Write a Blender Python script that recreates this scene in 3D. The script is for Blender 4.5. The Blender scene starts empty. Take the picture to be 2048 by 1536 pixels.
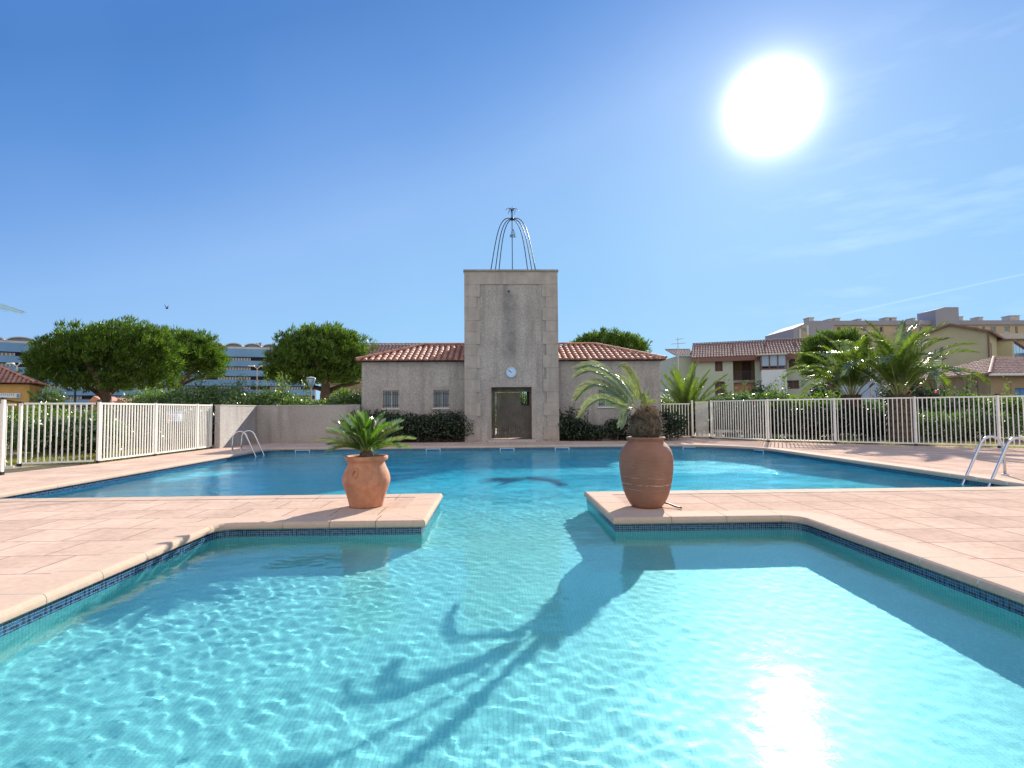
import bpy, math, random
import numpy as np
from mathutils import Vector, Matrix, noise, geometry
random.seed(7); rng = np.random.default_rng(7)
R_ = math.radians
sc = bpy.context.scene
C = sc.collection

# ------------------------------------------------------------------ camera
FPX, CAMH = 1120.0, 1.1
YAW, PIT, ROL = R_(1.74), math.atan(52 / FPX), 0.0075
F = Vector((math.sin(YAW) * math.cos(PIT), math.cos(YAW) * math.cos(PIT), math.sin(PIT)))
R0 = Vector((math.cos(YAW), -math.sin(YAW), 0)); U0 = R0.cross(F)
RV = R0 * math.cos(ROL) - U0 * math.sin(ROL); UV = R0 * math.sin(ROL) + U0 * math.cos(ROL)
cam_d = bpy.data.cameras.new('camera'); cam = bpy.data.objects.new('camera', cam_d); C.objects.link(cam)
m = Matrix((RV, UV, -F)).transposed().to_4x4(); m.translation = Vector((0, 0, CAMH)); cam.matrix_world = m
cam_d.sensor_fit = 'HORIZONTAL'; cam_d.sensor_width = 36; cam_d.lens = 36 * FPX / 2048; cam_d.clip_end = 3000; cam_d.clip_start = .05
sc.camera = cam
def at(px, py, Y):
    d = F + RV * ((px - 1024) / FPX) - UV * ((py - 768) / FPX); t = Y / d.y
    return Vector((d.x * t, Y, CAMH + d.z * t))

# ------------------------------------------------------------------ materials
def nt(name):
    m = bpy.data.materials.new(name); m.use_nodes = True; t = m.node_tree; t.nodes.clear()
    out = t.nodes.new('ShaderNodeOutputMaterial'); return m, t, out
def N(t, kind, **kw):
    n = t.nodes.new(kind)
    for k, v in kw.items():
        if k in n.inputs: n.inputs[k].default_value = v
        else: setattr(n, k, v)
    return n
def ramp(t, fac, stops):
    r = t.nodes.new('ShaderNodeValToRGB'); e = r.color_ramp.elements
    while len(e) < len(stops): e.new(.5)
    for i, (p, c) in enumerate(stops):
        e[i].position = p; e[i].color = (c, c, c, 1) if isinstance(c, (int, float)) else (*c, 1)
    t.links.new(fac, r.inputs['Fac']); return r.outputs['Color']
def mixc(t, f, a, b, mode='MIX'):
    n = t.nodes.new('ShaderNodeMix'); n.data_type = 'RGBA'; n.blend_type = mode
    for s, v in ((0, f), (6, a), (7, b)):
        if hasattr(v, 'is_output') or hasattr(v, 'links'): t.links.new(v, n.inputs[s])
        else: n.inputs[s].default_value = v if isinstance(v, (int, float)) else (*v, 1)
    return n.outputs[2]
def coords(t, scale=(1, 1, 1), rot=(0, 0, 0), uv=False):
    tc = t.nodes.new('ShaderNodeTexCoord'); mp = t.nodes.new('ShaderNodeMapping')
    mp.inputs['Scale'].default_value = scale; mp.inputs['Rotation'].default_value = rot
    if uv: t.links.new(tc.outputs['UV'], mp.inputs[0])
    else:
        g = t.nodes.new('ShaderNodeNewGeometry'); t.links.new(g.outputs['Position'], mp.inputs[0])
    return mp.outputs[0]
def noisef(t, sc_, det=3, co=None, rough=.55):
    n = N(t, 'ShaderNodeTexNoise', Scale=sc_, Detail=det, Roughness=rough)
    t.links.new(co if co is not None else coords(t), n.inputs['Vector']); return n.outputs['Fac']
def bump(t, h, dist, st=1.):
    b = N(t, 'ShaderNodeBump', Strength=st, Distance=dist); t.links.new(h, b.inputs['Height']); return b.outputs[0]
def pbr(name, col, rough=.6, var=.12, vs=6, bmp=0, bs=60, metal=0, spec=.5, streak=0, vs2=None):
    m, t, o = nt(name); p = N(t, 'ShaderNodeBsdfPrincipled', Roughness=rough, Metallic=metal)
    p.inputs['Specular IOR Level'].default_value = spec
    lo = tuple(c * (1 - var) for c in col); hi = tuple(min(1, c * (1 + var)) for c in col)
    c = ramp(t, noisef(t, vs, 4), [(.3, lo), (.7, hi)])
    if vs2:
        c = mixc(t, .5, c, ramp(t, noisef(t, vs2, 2), [(.3, lo), (.7, hi)]), 'MIX')
    if streak:
        f = noisef(t, 1., 4, coords(t, (5, 5, .55)))
        g = ramp(t, f, [(.45, 0.), (.72, streak)])
        c = mixc(t, g, c, tuple(k * .35 for k in col))
    t.links.new(c, p.inputs['Base Color'])
    if bmp: t.links.new(bump(t, noisef(t, bs, 3), bmp), p.inputs['Normal'])
    t.links.new(p.outputs[0], o.inputs[0]); return m
def leafm(name, col, tr=.45, gloss=.1, var=.45, vs=5., gr=.35, tcol=None):
    m, t, o = nt(name)
    a = tuple(c * (1 - var) for c in col); b = tuple(c * (1 + var) for c in col)
    f = mixc(t, .5, noisef(t, vs, 2), noisef(t, vs * 6, 1))
    c = ramp(t, f, [(.35, a), (.65, b)])
    d = N(t, 'ShaderNodeBsdfDiffuse'); t.links.new(c, d.inputs[0])
    tl = N(t, 'ShaderNodeBsdfTranslucent')
    t.links.new(mixc(t, 1., c, tcol or (1.9, 1.9, .55), 'MULTIPLY'), tl.inputs[0])
    x = N(t, 'ShaderNodeMixShader', Fac=tr); t.links.new(d.outputs[0], x.inputs[1]); t.links.new(tl.outputs[0], x.inputs[2])
    g = N(t, 'ShaderNodeBsdfGlossy', Roughness=gr); g.inputs[0].default_value = (1, 1, .95, 1)
    y = N(t, 'ShaderNodeMixShader', Fac=gloss); t.links.new(x.outputs[0], y.inputs[1]); t.links.new(g.outputs[0], y.inputs[2])
    t.links.new(y.outputs[0], o.inputs[0]); return m

M = {}
# stone paving: grid right of the pool, running joints left of it
def paving():
    m, t, o = nt('stone_paving'); p = N(t, 'ShaderNodeBsdfPrincipled', Roughness=.9); p.inputs['Specular IOR Level'].default_value = 0.
    co = coords(t)
    outs = []
    for off in (0., .5):
        b = N(t, 'ShaderNodeTexBrick'); b.offset = off; b.squash = 1
        for k, v in (('Scale', 1.), ('Mortar Size', .0052), ('Mortar Smooth', .1), ('Bias', 0.), ('Brick Width', .5), ('Row Height', .5)): b.inputs[k].default_value = v
        b.inputs['Color1'].default_value = (.50, .362, .288, 1); b.inputs['Color2'].default_value = (.575, .42, .335, 1); b.inputs['Mortar'].default_value = (.21, .145, .115, 1)
        t.links.new(co, b.inputs['Vector']); outs.append(b)
    sx = t.nodes.new('ShaderNodeSeparateXYZ'); t.links.new(co, sx.inputs[0])
    lt = N(t, 'ShaderNodeMath', operation='LESS_THAN'); lt.inputs[1].default_value = .2; t.links.new(sx.outputs[0], lt.inputs[0])
    c = mixc(t, lt.outputs[0], outs[0].outputs['Color'], outs[1].outputs['Color'])
    fm = mixc(t, lt.outputs[0], outs[0].outputs['Fac'], outs[1].outputs['Fac'])
    v = ramp(t, noisef(t, 1.6, 5), [(.3, (.86, .84, .82)), (.7, (1.12, 1.1, 1.08))])
    c = mixc(t, 1., c, v, 'MULTIPLY')
    s = ramp(t, noisef(t, 14, 5), [(.35, (.9, .9, .9)), (.6, (1.04, 1.04, 1.04))])
    c = mixc(t, 1., c, s, 'MULTIPLY')
    t.links.new(c, p.inputs['Base Color'])
    inv = ramp(t, fm, [(0., 1.), (1., 0.)])
    h = mixc(t, .25, inv, noisef(t, 90, 3))
    t.links.new(bump(t, h, .004, .8), p.inputs['Normal'])
    t.links.new(p.outputs[0], o.inputs[0]); return m
M['paving'] = paving()
M['coping'] = pbr('coping_stone', (.53, .382, .29), .85, .1, 2.5, .001, 120, vs2=25, spec=.03)
M['joint'] = pbr('mortar_joint', (.16, .11, .09), .9, .1)
def stucco():
    m, t, o = nt('grey_render'); p = N(t, 'ShaderNodeBsdfPrincipled', Roughness=.9)
    c = ramp(t, noisef(t, 28, 5, rough=.75), [(.32, (.255, .23, .21)), (.5, (.372, .342, .318)), (.66, (.53, .485, .445))])
    big = ramp(t, noisef(t, .8, 4), [(.3, (.82, .82, .82)), (.7, (1.1, 1.1, 1.1))])
    c = mixc(t, 1., c, big, 'MULTIPLY')
    f = noisef(t, 1., 5, coords(t, (3.2, 3.2, .35)))
    c = mixc(t, ramp(t, f, [(.5, 0.), (.72, .55)]), c, (.16, .15, .14))
    # soot stain running down from the spout hole in the tower
    sx = t.nodes.new('ShaderNodeSeparateXYZ'); t.links.new(coords(t), sx.inputs[0])
    def win(out, ctr, half, soft):
        a = N(t, 'ShaderNodeMath', operation='SUBTRACT'); a.inputs[1].default_value = ctr; t.links.new(out, a.inputs[0])
        b = N(t, 'ShaderNodeMath', operation='ABSOLUTE'); t.links.new(a.outputs[0], b.inputs[0])
        r = N(t, 'ShaderNodeMapRange'); r.interpolation_type = 'SMOOTHSTEP'
        r.inputs[1].default_value = half; r.inputs[2].default_value = half + soft; r.inputs[3].default_value = 1; r.inputs[4].default_value = 0
        t.links.new(b.outputs[0], r.inputs[0]); return r.outputs[0]
    wx = win(sx.outputs[0], .53, .03, .42); wz = win(sx.outputs[2], 4.1, .85, .8); wy = win(sx.outputs[1], 19.5, .3, .2)
    mu = N(t, 'ShaderNodeMath', operation='MULTIPLY'); t.links.new(wx, mu.inputs[0]); t.links.new(wz, mu.inputs[1])
    mv = N(t, 'ShaderNodeMath', operation='MULTIPLY'); t.links.new(mu.outputs[0], mv.inputs[0]); t.links.new(wy, mv.inputs[1])
    mw = N(t, 'ShaderNodeMath', operation='MULTIPLY'); t.links.new(mv.outputs[0], mw.inputs[0])
    t.links.new(ramp(t, noisef(t, 4, 5), [(.3, .35), (.65, 1.)]), mw.inputs[1])
    mz = N(t, 'ShaderNodeMath', operation='MULTIPLY'); mz.inputs[1].default_value = .72; t.links.new(mw.outputs[0], mz.inputs[0])
    c = mixc(t, mz.outputs[0], c, (.12, .125, .13))
    t.links.new(c, p.inputs['Base Color'])
    t.links.new(bump(t, noisef(t, 60, 4), .012), p.inputs['Normal'])
    t.links.new(p.outputs[0], o.inputs[0]); return m
M['stucco'] = stucco()
M['quoin'] = pbr('smooth_quoin_render', (.36, .32, .285), .85, .14, 3, .003, 60, streak=.35)
M['capstone'] = pbr('parapet_cap', (.25, .23, .19), .8, .2, 5)
M['tile'] = pbr('terracotta_roof_tile', (.43, .205, .135), .7, .4, 5, vs2=2.1)
M['tile_dark'] = pbr('roof_channel_tile', (.24, .12, .09), .85, .3, 6)
M['tile_old'] = pbr('weathered_roof_tile', (.36, .23, .18), .8, .35, 5)
M['tile_brown'] = pbr('brown_roof_tile', (.20, .12, .10), .85, .25, 2)
M['white_paint'] = pbr('white_powder_coat', (.78, .76, .70), .35, .05, 4)
M['black_plastic'] = pbr('black_plastic', (.012, .012, .016), .4, .1)
M['iron'] = pbr('wrought_iron', (.02, .025, .035), .45, .2, 20, metal=.6)
M['steel'] = pbr('polished_steel', (.55, .55, .57), .15, .03, metal=1)
M['terracotta'] = pbr('terracotta_pot', (.50, .22, .125), .8, .26, 5, .004, 70, vs2=14, streak=.35)
M['soil'] = pbr('potting_soil', (.05, .035, .025), .95, .4, 20)
M['bark'] = pbr('pine_bark', (.10, .07, .055), .9, .35, 8, .02, 25)
M['palm_trunk'] = pbr('palm_trunk_fibre', (.11, .08, .055), .95, .45, 14, .02, 30)
M['dry_leaf'] = pbr('dry_leaf_base', (.28, .20, .13), .9, .4, 12)
M['needle'] = leafm('pine_needles', (.072, .135, .018), .27, .04, .8, 2.2)
M['oleander'] = leafm('oleander_leaves', (.05, .10, .024), .4, .10, .5, 2.5, .3)
M['darkleaf'] = leafm('dark_glossy_leaves', (.014, .032, .010), .25, .06, .5, 3)
M['yellowleaf'] = leafm('yellow_green_leaves', (.09, .11, .018), .45, .08, .6, 3)
M['limeleaf'] = leafm('fresh_green_leaves', (.075, .135, .022), .45, .08, .4, 3)
M['palmleaf'] = leafm('palm_leaflets', (.075, .12, .022), .45, .09, .35, 2, .28)
M['jarpalm'] = leafm('jar_palm_leaflets', (.13, .17, .06), .42, .16, .3, 3, .3)
M['cycad'] = leafm('cycad_leaflets', (.06, .13, .02), .42, .16, .3, 4, .25)
M['rachis'] = pbr('leaf_rib', (.30, .32, .12), .5, .2)
M['red_flower'] = leafm('red_petals', (.6, .03, .04), .4, .05, .2, tcol=(1.5, .8, .8))
M['pink_flower'] = leafm('pink_petals', (.7, .18, .25), .4, .05, .2, tcol=(1.5, .9, .9))
M['white_flower'] = leafm('white_petals', (.75, .75, .65), .3, .05, .1, tcol=(1, 1, 1))
M['ground'] = pbr('dry_ground', (.24, .19, .10), .95, .35, 1.1, .02, 8, vs2=9)
M['grass'] = leafm('grass_blades', (.16, .16, .045), .4, .05, .4, 1.5)
M['glass'] = pbr('dark_window_glass', (.10, .16, .22), .12, .2, .6, spec=.8)
M['glass_blue'] = pbr('sky_lit_window_glass', (.22, .36, .52), .15, .1, .6, spec=.9)
M['shutter'] = pbr('brown_shutter', (.075, .048, .045), .7, .15)
M['grille'] = pbr('window_grille', (.03, .03, .04), .5, .1)
M['win_white'] = pbr('white_window_wood', (.62, .62, .6), .5, .08)
M['panes'] = pbr('frosted_pane', (.20, .24, .27), .3, .15, 3)
M['door_wood'] = pbr('grey_brown_planks', (.085, .072, .06), .6, .35, 3, streak=.5, spec=.4)
M['cream'] = pbr('cream_render', (.42, .47, .38), .85, .06, 1)
M['cream_yellow'] = pbr('pale_yellow_render', (.42, .40, .26), .85, .08, .6)
M['ochre'] = pbr('ochre_render', (.55, .34, .12), .85, .1, 3, .004, 40)
M['tan'] = pbr('tan_render', (.28, .22, .14), .85, .12, 2)
M['white_wall'] = pbr('white_render', (.62, .67, .70), .8, .05, 1)
M['lilac'] = pbr('lilac_grey_render', (.27, .27, .32), .85, .05, .3)
M['apricot'] = pbr('apricot_render', (.40, .33, .22), .85, .07, .3)
M['concrete'] = pbr('pale_concrete', (.42, .40, .38), .85, .1, 2)
M['shade_blue'] = pbr('shade_blue_balcony_front', (.13, .29, .50), .6, .1, .25)  # blue put into the colour for sky-lit shade on pale balcony fronts
M['darkrecess'] = pbr('dark_balcony_recess', (.035, .025, .028), .8, .2, 1)
M['vault'] = pbr('pale_vault_concrete', (.50, .50, .50), .8, .08, .5)
M['fascia'] = pbr('red_brown_fascia', (.20, .10, .085), .7, .1)
M['terr_wall'] = pbr('terracotta_wall', (.33, .17, .11), .85, .1)
M['asphalt'] = pbr('asphalt', (.08, .08, .08), .9, .2)
M['blue_paint'] = pbr('blue_paint', (.06, .2, .5), .5, .1)
M['signwhite'] = pbr('sign_white', (.75, .8, .82), .5, .05)
M['signblue'] = pbr('sign_blue', (.12, .3, .65), .5, .05)
M['clockface'] = pbr('clock_face', (.42, .60, .80), .4, .05)
M['stone_white'] = pbr('white_stone', (.55, .52, .45), .8, .1)
M['hose'] = pbr('black_hose', (.015, .015, .015), .5, .1)

# pool tiles
def mosaic(name, c1, c2, grout, tile=.025, uv=False, rough=.35, deep=None):
    m, t, o = nt(name); p = N(t, 'ShaderNodeBsdfPrincipled', Roughness=rough)
    b = N(t, 'ShaderNodeTexBrick'); b.offset = 0
    for k, v in (('Scale', 1.), ('Mortar Size', .0022), ('Mortar Smooth', .1), ('Bias', 0.), ('Brick Width', tile), ('Row Height', tile)): b.inputs[k].default_value = v
    for k, v in (('Color1', c1), ('Color2', c2), ('Mortar', grout)): b.inputs[k].default_value = (*v, 1)
    t.links.new(coords(t, uv=uv), b.inputs['Vector'])
    c = mixc(t, 1., b.outputs['Color'], ramp(t, noisef(t, 1.4, 4), [(.3, (.88, .92, .92)), (.7, (1.08, 1.05, 1.05))]), 'MULTIPLY')
    if deep:   # tile colour painted bluer towards the deep end for light the water absorbs
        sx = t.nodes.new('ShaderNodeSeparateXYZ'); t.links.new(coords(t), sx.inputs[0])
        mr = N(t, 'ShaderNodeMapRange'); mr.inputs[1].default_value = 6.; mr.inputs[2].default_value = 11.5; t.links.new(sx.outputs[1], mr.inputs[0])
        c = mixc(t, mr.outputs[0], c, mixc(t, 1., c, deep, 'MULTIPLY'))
    t.links.new(c, p.inputs['Base Color']); t.links.new(p.outputs[0], o.inputs[0]); return m
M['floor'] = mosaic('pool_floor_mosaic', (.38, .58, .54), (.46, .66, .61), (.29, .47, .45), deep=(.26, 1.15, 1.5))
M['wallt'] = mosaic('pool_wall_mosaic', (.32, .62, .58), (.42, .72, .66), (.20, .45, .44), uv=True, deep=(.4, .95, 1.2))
M['motif'] = pbr('navy_floor_motif', (.02, .10, .22), .4, .2, 40)
M['t_teal'] = pbr('teal_mosaic_tile', (.22, .34, .33), .15, .5, 35, spec=.7)
M['t_navy'] = pbr('navy_mosaic_tile', (.012, .022, .06), .15, .5, 35, spec=.7)
M['t_blue'] = pbr('bright_blue_mosaic_tile', (.02, .10, .23), .15, .35, 35, spec=.7)
M['grout'] = pbr('pale_grout', (.40, .52, .50), .8, .1)
def water():
    m, t, o = nt('pool_water')
    g = N(t, 'ShaderNodeBsdfGlass', Roughness=0., IOR=1.33); g.inputs['Color'].default_value = (.64, .93, .985, 1)
    co = coords(t, (1., 1.8, 1))
    h = mixc(t, .5, noisef(t, 9, 3, co), noisef(t, 30, 2, co))
    bn = t.nodes.new('ShaderNodeBump'); bn.inputs['Distance'].default_value = .0055; t.links.new(h, bn.inputs['Height'])
    sx = t.nodes.new('ShaderNodeSeparateXYZ'); t.links.new(coords(t), sx.inputs[0])
    mr = N(t, 'ShaderNodeMapRange'); mr.inputs[1].default_value = 6.5; mr.inputs[2].default_value = 10; mr.inputs[3].default_value = .25; mr.inputs[4].default_value = 1.
    t.links.new(sx.outputs[1], mr.inputs[0]); t.links.new(mr.outputs[0], bn.inputs['Strength']); t.links.new(bn.outputs[0], g.inputs['Normal'])
    t.links.new(g.outputs[0], o.inputs[0])
    return m
M['water'] = water()

# ------------------------------------------------------------------ objects
def tag(o, label=None, cat=None, group=None, kind=None):
    if label: o['label'] = label
    if cat: o['category'] = cat
    if group: o['group'] = group
    if kind: o['kind'] = kind
    return o
def thing(name, label, cat, loc=(0, 0, 0), group=None):
    o = bpy.data.objects.new(name, None); C.objects.link(o); o.location = loc; o.empty_display_size = .1
    return tag(o, label, cat, group)
def link(name, me, parent=None, smooth=False):
    if smooth: me.shade_smooth()
    o = bpy.data.objects.new(name, me); C.objects.link(o)
    if parent is not None:
        o.parent = parent
        p = parent; mw = Matrix()
        while p is not None: mw = Matrix.Translation(p.location) @ mw; p = p.parent
        off = mw.translation
        me.transform(Matrix.Translation(-off))
    return o
class MB:
    def __init__(s): s.v = []; s.f = []; s.m = []; s.uv = {}
    def add(s, vs, fs, mi=0):
        b = len(s.v); s.v += [tuple(x) for x in vs]; s.f += [tuple(b + i for i in f) for f in fs]; s.m += [mi] * len(fs); return s
    def quad(s, a, b, c, d, mi=0): return s.add((a, b, c, d), ((0, 1, 2, 3),), mi)
    def box(s, x0, x1, y0, y1, z0, z1, mi=0):
        return s.obox(Vector((0, 0, 0)), Vector((1, 0, 0)), Vector((0, 1, 0)), x0, x1, z0, z1, y0, y1, mi)
    def obox(s, o, u, n, u0, u1, v0, v1, d0, d1, mi=0):
        z = Vector((0, 0, 1)); o = Vector(o)
        p = [o + u * a + z * b + n * c for c in (d0, d1) for b in (v0, v1) for a in (u0, u1)]
        fs = ((0, 1, 3, 2), (4, 6, 7, 5), (0, 4, 5, 1), (2, 3, 7, 6), (0, 2, 6, 4), (1, 5, 7, 3))
        if u.cross(z).dot(n) > 0: fs = tuple(tuple(reversed(f)) for f in fs)
        # orientation: make outward
        b = len(s.v); s.v += [tuple(x) for x in p]
        c0 = sum(p, Vector()) / 8
        for f in fs:
            q = [p[i] for i in f]; nn = (q[1] - q[0]).cross(q[2] - q[0])
            if nn.dot(sum(q, Vector()) / 4 - c0) < 0: f = tuple(reversed(f))
            s.f.append(tuple(b + i for i in f)); s.m.append(mi)
        return s
    def tube(s, pts, rad, n=8, mi=0, cap=True):
        pts = [Vector(p) for p in pts]
        if isinstance(rad, (int, float)): rad = [rad] * len(pts)
        b = len(s.v); prev = None
        for i, p in enumerate(pts):
            tg = (pts[min(i + 1, len(pts) - 1)] - pts[max(i - 1, 0)]).normalized()
            if prev is None: a = tg.orthogonal().normalized()
            else: a = (prev - tg * prev.dot(tg)).normalized()
            prev = a; c = tg.cross(a)
            for k in range(n):
                th = 2 * math.pi * k / n; s.v.append(tuple(p + (a * math.cos(th) + c * math.sin(th)) * rad[i]))
        for i in range(len(pts) - 1):
            for k in range(n):
                k2 = (k + 1) % n; s.f.append((b + i * n + k, b + i * n + k2, b + (i + 1) * n + k2, b + (i + 1) * n + k)); s.m.append(mi)
        if cap:
            s.f.append(tuple(b + k for k in range(n))[::-1]); s.m.append(mi)
            e = b + (len(pts) - 1) * n; s.f.append(tuple(e + k for k in range(n))); s.m.append(mi)
        return s
    def lathe(s, c, prof, n=48, mi=0):
        b = len(s.v)
        for r, z in prof:
            for k in range(n):
                th = 2 * math.pi * k / n; s.v.append((c[0] + r * math.cos(th), c[1] + r * math.sin(th), c[2] + z))
        for i in range(len(prof) - 1):
            for k in range(n):
                k2 = (k + 1) % n; s.f.append((b + i * n + k, b + i * n + k2, b + (i + 1) * n + k2, b + (i + 1) * n + k)); s.m.append(mi)
        return s
    def build(s, name, mats, parent=None, smooth=False):
        me = bpy.data.meshes.new(name); me.from_pydata(s.v, [], s.f)
        if not isinstance(mats, (list, tuple)): mats = [mats]
        for k in mats: me.materials.append(M[k])
        if len(mats) > 1: me.polygons.foreach_set('material_index', s.m)
        me.update(); return link(name, me, parent, smooth)
def leafmesh(name, pos, d, side, L, W, mat, parent=None):
    n = len(pos); L = np.broadcast_to(L, (n,))[:, None]; W = np.broadcast_to(W, (n,))[:, None]
    v = np.stack([pos, pos + d * L * .45 + side * W * .5, pos + d * L, pos + d * L * .45 - side * W * .5], 1).reshape(-1, 3)
    return npmesh(name, v, np.arange(n * 4).reshape(-1, 4), mat, parent)
def npmesh(name, v, f, mat, parent=None, smooth=False):
    me = bpy.data.meshes.new(name); nf = len(f)
    me.vertices.add(len(v)); me.vertices.foreach_set('co', np.asarray(v, dtype=np.float32).ravel())
    me.loops.add(nf * 4); me.loops.foreach_set('vertex_index', np.asarray(f, dtype=np.int32).ravel())
    me.polygons.add(nf); me.polygons.foreach_set('loop_start', np.arange(0, nf * 4, 4, dtype=np.int32)); me.polygons.foreach_set('loop_total', np.full(nf, 4, dtype=np.int32))
    me.materials.append(M[mat]); me.update(calc_edges=True); return link(name, me, parent, smooth)
def unit(a): return a / np.maximum(np.linalg.norm(a, axis=1, keepdims=True), 1e-9)
def rdir(n): return unit(rng.normal(size=(n, 3)))
X_, Y_, Z_ = Vector((1, 0, 0)), Vector((0, 1, 0)), Vector((0, 0, 1))

# ------------------------------------------------------------------ pool outline
def arc(cx, cy, r, a0, a1, n):
    return [(cx + r * math.cos(R_(a0 + (a1 - a0) * i / n)), cy + r * math.sin(R_(a0 + (a1 - a0) * i / n))) for i in range(n + 1)]
WX0, WX1, WY0, WY1 = -2.77, 3.12, .6, 5.72
TL, TR, YP = -.74, 1.22, 7.5
BX0, BX1, BY1 = -6.85, 7.5, 17.35
POOL = ([(WX0, WY0), (WX1, WY0)] + arc(WX1 - .2, WY1 - .2, .2, 0, 90, 5) + [(TR, WY1), (TR, YP), (BX1, YP)] + arc(4.9, 14.75, 2.6, 0, 90, 14) +
        arc(BX0 + .4, BY1 - .4, .4, 90, 180, 5) + [(BX0, YP), (TL, YP), (TL, WY1)] + arc(WX0 + .2, WY1 - .2, .2, 90, 180, 5))
POOL = [Vector((x, y)) for x, y in POOL]
def clean(P):
    out = []
    for p in P:
        if not out or (p - out[-1]).length > .004: out.append(p)
    if (out[0] - out[-1]).length < .004: out.pop()
    return out
POOL = clean(POOL)
def offs(P, d):
    out = []; n = len(P)
    for i in range(n):
        a, b, c = P[i - 1], P[i], P[(i + 1) % n]
        e1 = (b - a).normalized(); e2 = (c - b).normalized()
        n1 = Vector((e1.y, -e1.x)); n2 = Vector((e2.y, -e2.x)); mm = (n1 + n2); k = 1 / max(.35, (1 + n1.dot(n2)) / 2) / 2
        out.append(b + mm * d * k)
    return out
# dense outline (points every <= .5 m with joints)
def dense(P, step):
    out = []; n = len(P)
    for i in range(n):
        a, b = P[i], P[(i + 1) % n]; L = (b - a).length; k = max(1, round(L / step)) if L > .3 else 1
        for j in range(k): out.append((a.lerp(b, j / k), L > .3))
    return out

# coping with bullnose; joint grooves every half metre
def build_coping():
    base = dense(POOL, .5); P = []; groove = []
    n = len(base)
    for i in range(n):
        p, is_long = base[i]; q = base[(i + 1) % n][0]; e = (q - p)
        if is_long and e.length > .3:
            e = e.normalized()
            P += [p, p + e * .0005, p + e * .003, p + e * .0075, p + e * .0085] if False else [p]
        else: P.append(p)
    # inner nose and outer back lines
    nose = offs(P, -.035); back = offs(P, .28)
    prof = [(0.004, -.06), (.0, -.054), (-.001, -.042), (.0, -.026), (.008, -.010), (.022, 0.002), (.045, .004), (1., .004)]  # (metres from nose, z); last at back
    mb = MB()
    for i in range(len(P)):
        j = (i + 1) % len(P)
        def sect(k, sh, tt):
            a0, a1 = nose[k], back[k]; w = (a1 - a0); dn = w.normalized()
            r = []
            for (s_, z) in prof:
                q = a1 if s_ == 1. else a0 + dn * (s_ + .0)
                r.append(q)
            return r
        A = sect(i, 0, 0); B = sect(j, 0, 0); L = (P[j] - P[i]).length
        if L > .3:
            g = .006 / L
            spans = [(0., g, 1), (g, 1 - .0, 0)]
        else: spans = [(0., 1., 0)]
        for (t0, t1, mi) in spans:
            dz = -.006 if mi else 0
            v = []
            for tt in (t0, t1):
                for q0, q1, (s_, z) in zip(A, B, prof):
                    c = q0.lerp(q1, tt)
                    if mi and s_ != 1.:
                        w = (A[-1] - A[0]).normalized(); c = c + w * .006
                    v.append((c.x, c.y, z + dz))
            k = len(prof)
            mb.add(v, [(x, k + x, k + x + 1, x + 1) for x in range(k - 1)], mi)
    o = mb.build('pool_coping', ['coping', 'joint']); tag(o, kind='structure')
build_coping()

def poly_sheet(name, outer, hole, z, mat):
    loops = [[Vector((p[0], p[1], 0)) for p in outer], [Vector((p[0], p[1], 0)) for p in hole]]
    tris = geometry.tessellate_polygon(loops); vs = [p for l in loops for p in l]
    me = bpy.data.meshes.new(name)
    fs = []
    for t in tris:
        a, b, c = (vs[i] for i in t)
        fs.append(t if (b - a).cross(c - a).z > 0 else (t[0], t[2], t[1]))
    me.from_pydata([(p.x, p.y, z) for p in vs], [], fs); me.materials.append(M[mat]); me.update()
    return tag(link(name, me), kind='structure')
DECK = [(-9.1, -6), (17.5, -6), (17.5, 11.2), (13.5, 14.6), (10.35, 16.95), (8.95, 18.15), (8.0, 20.4), (8.0, 24), (-8.55, 20.2), (-8.55, 17.3), (-8.75, 12.5), (-9.1, 10.4)]
poly_sheet('pool_deck', DECK, [tuple(p) for p in offs(POOL, .279)], 0, 'paving')
G_ = 900
poly_sheet('ground', [(-G_, -300), (G_, -300), (G_, 1400), (-G_, 1400)], [(x * 1. + (.05 if x < 0 else -.05), y + (.05 if y < 0 else -.05)) for x, y in DECK], -.04, 'ground')

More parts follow.
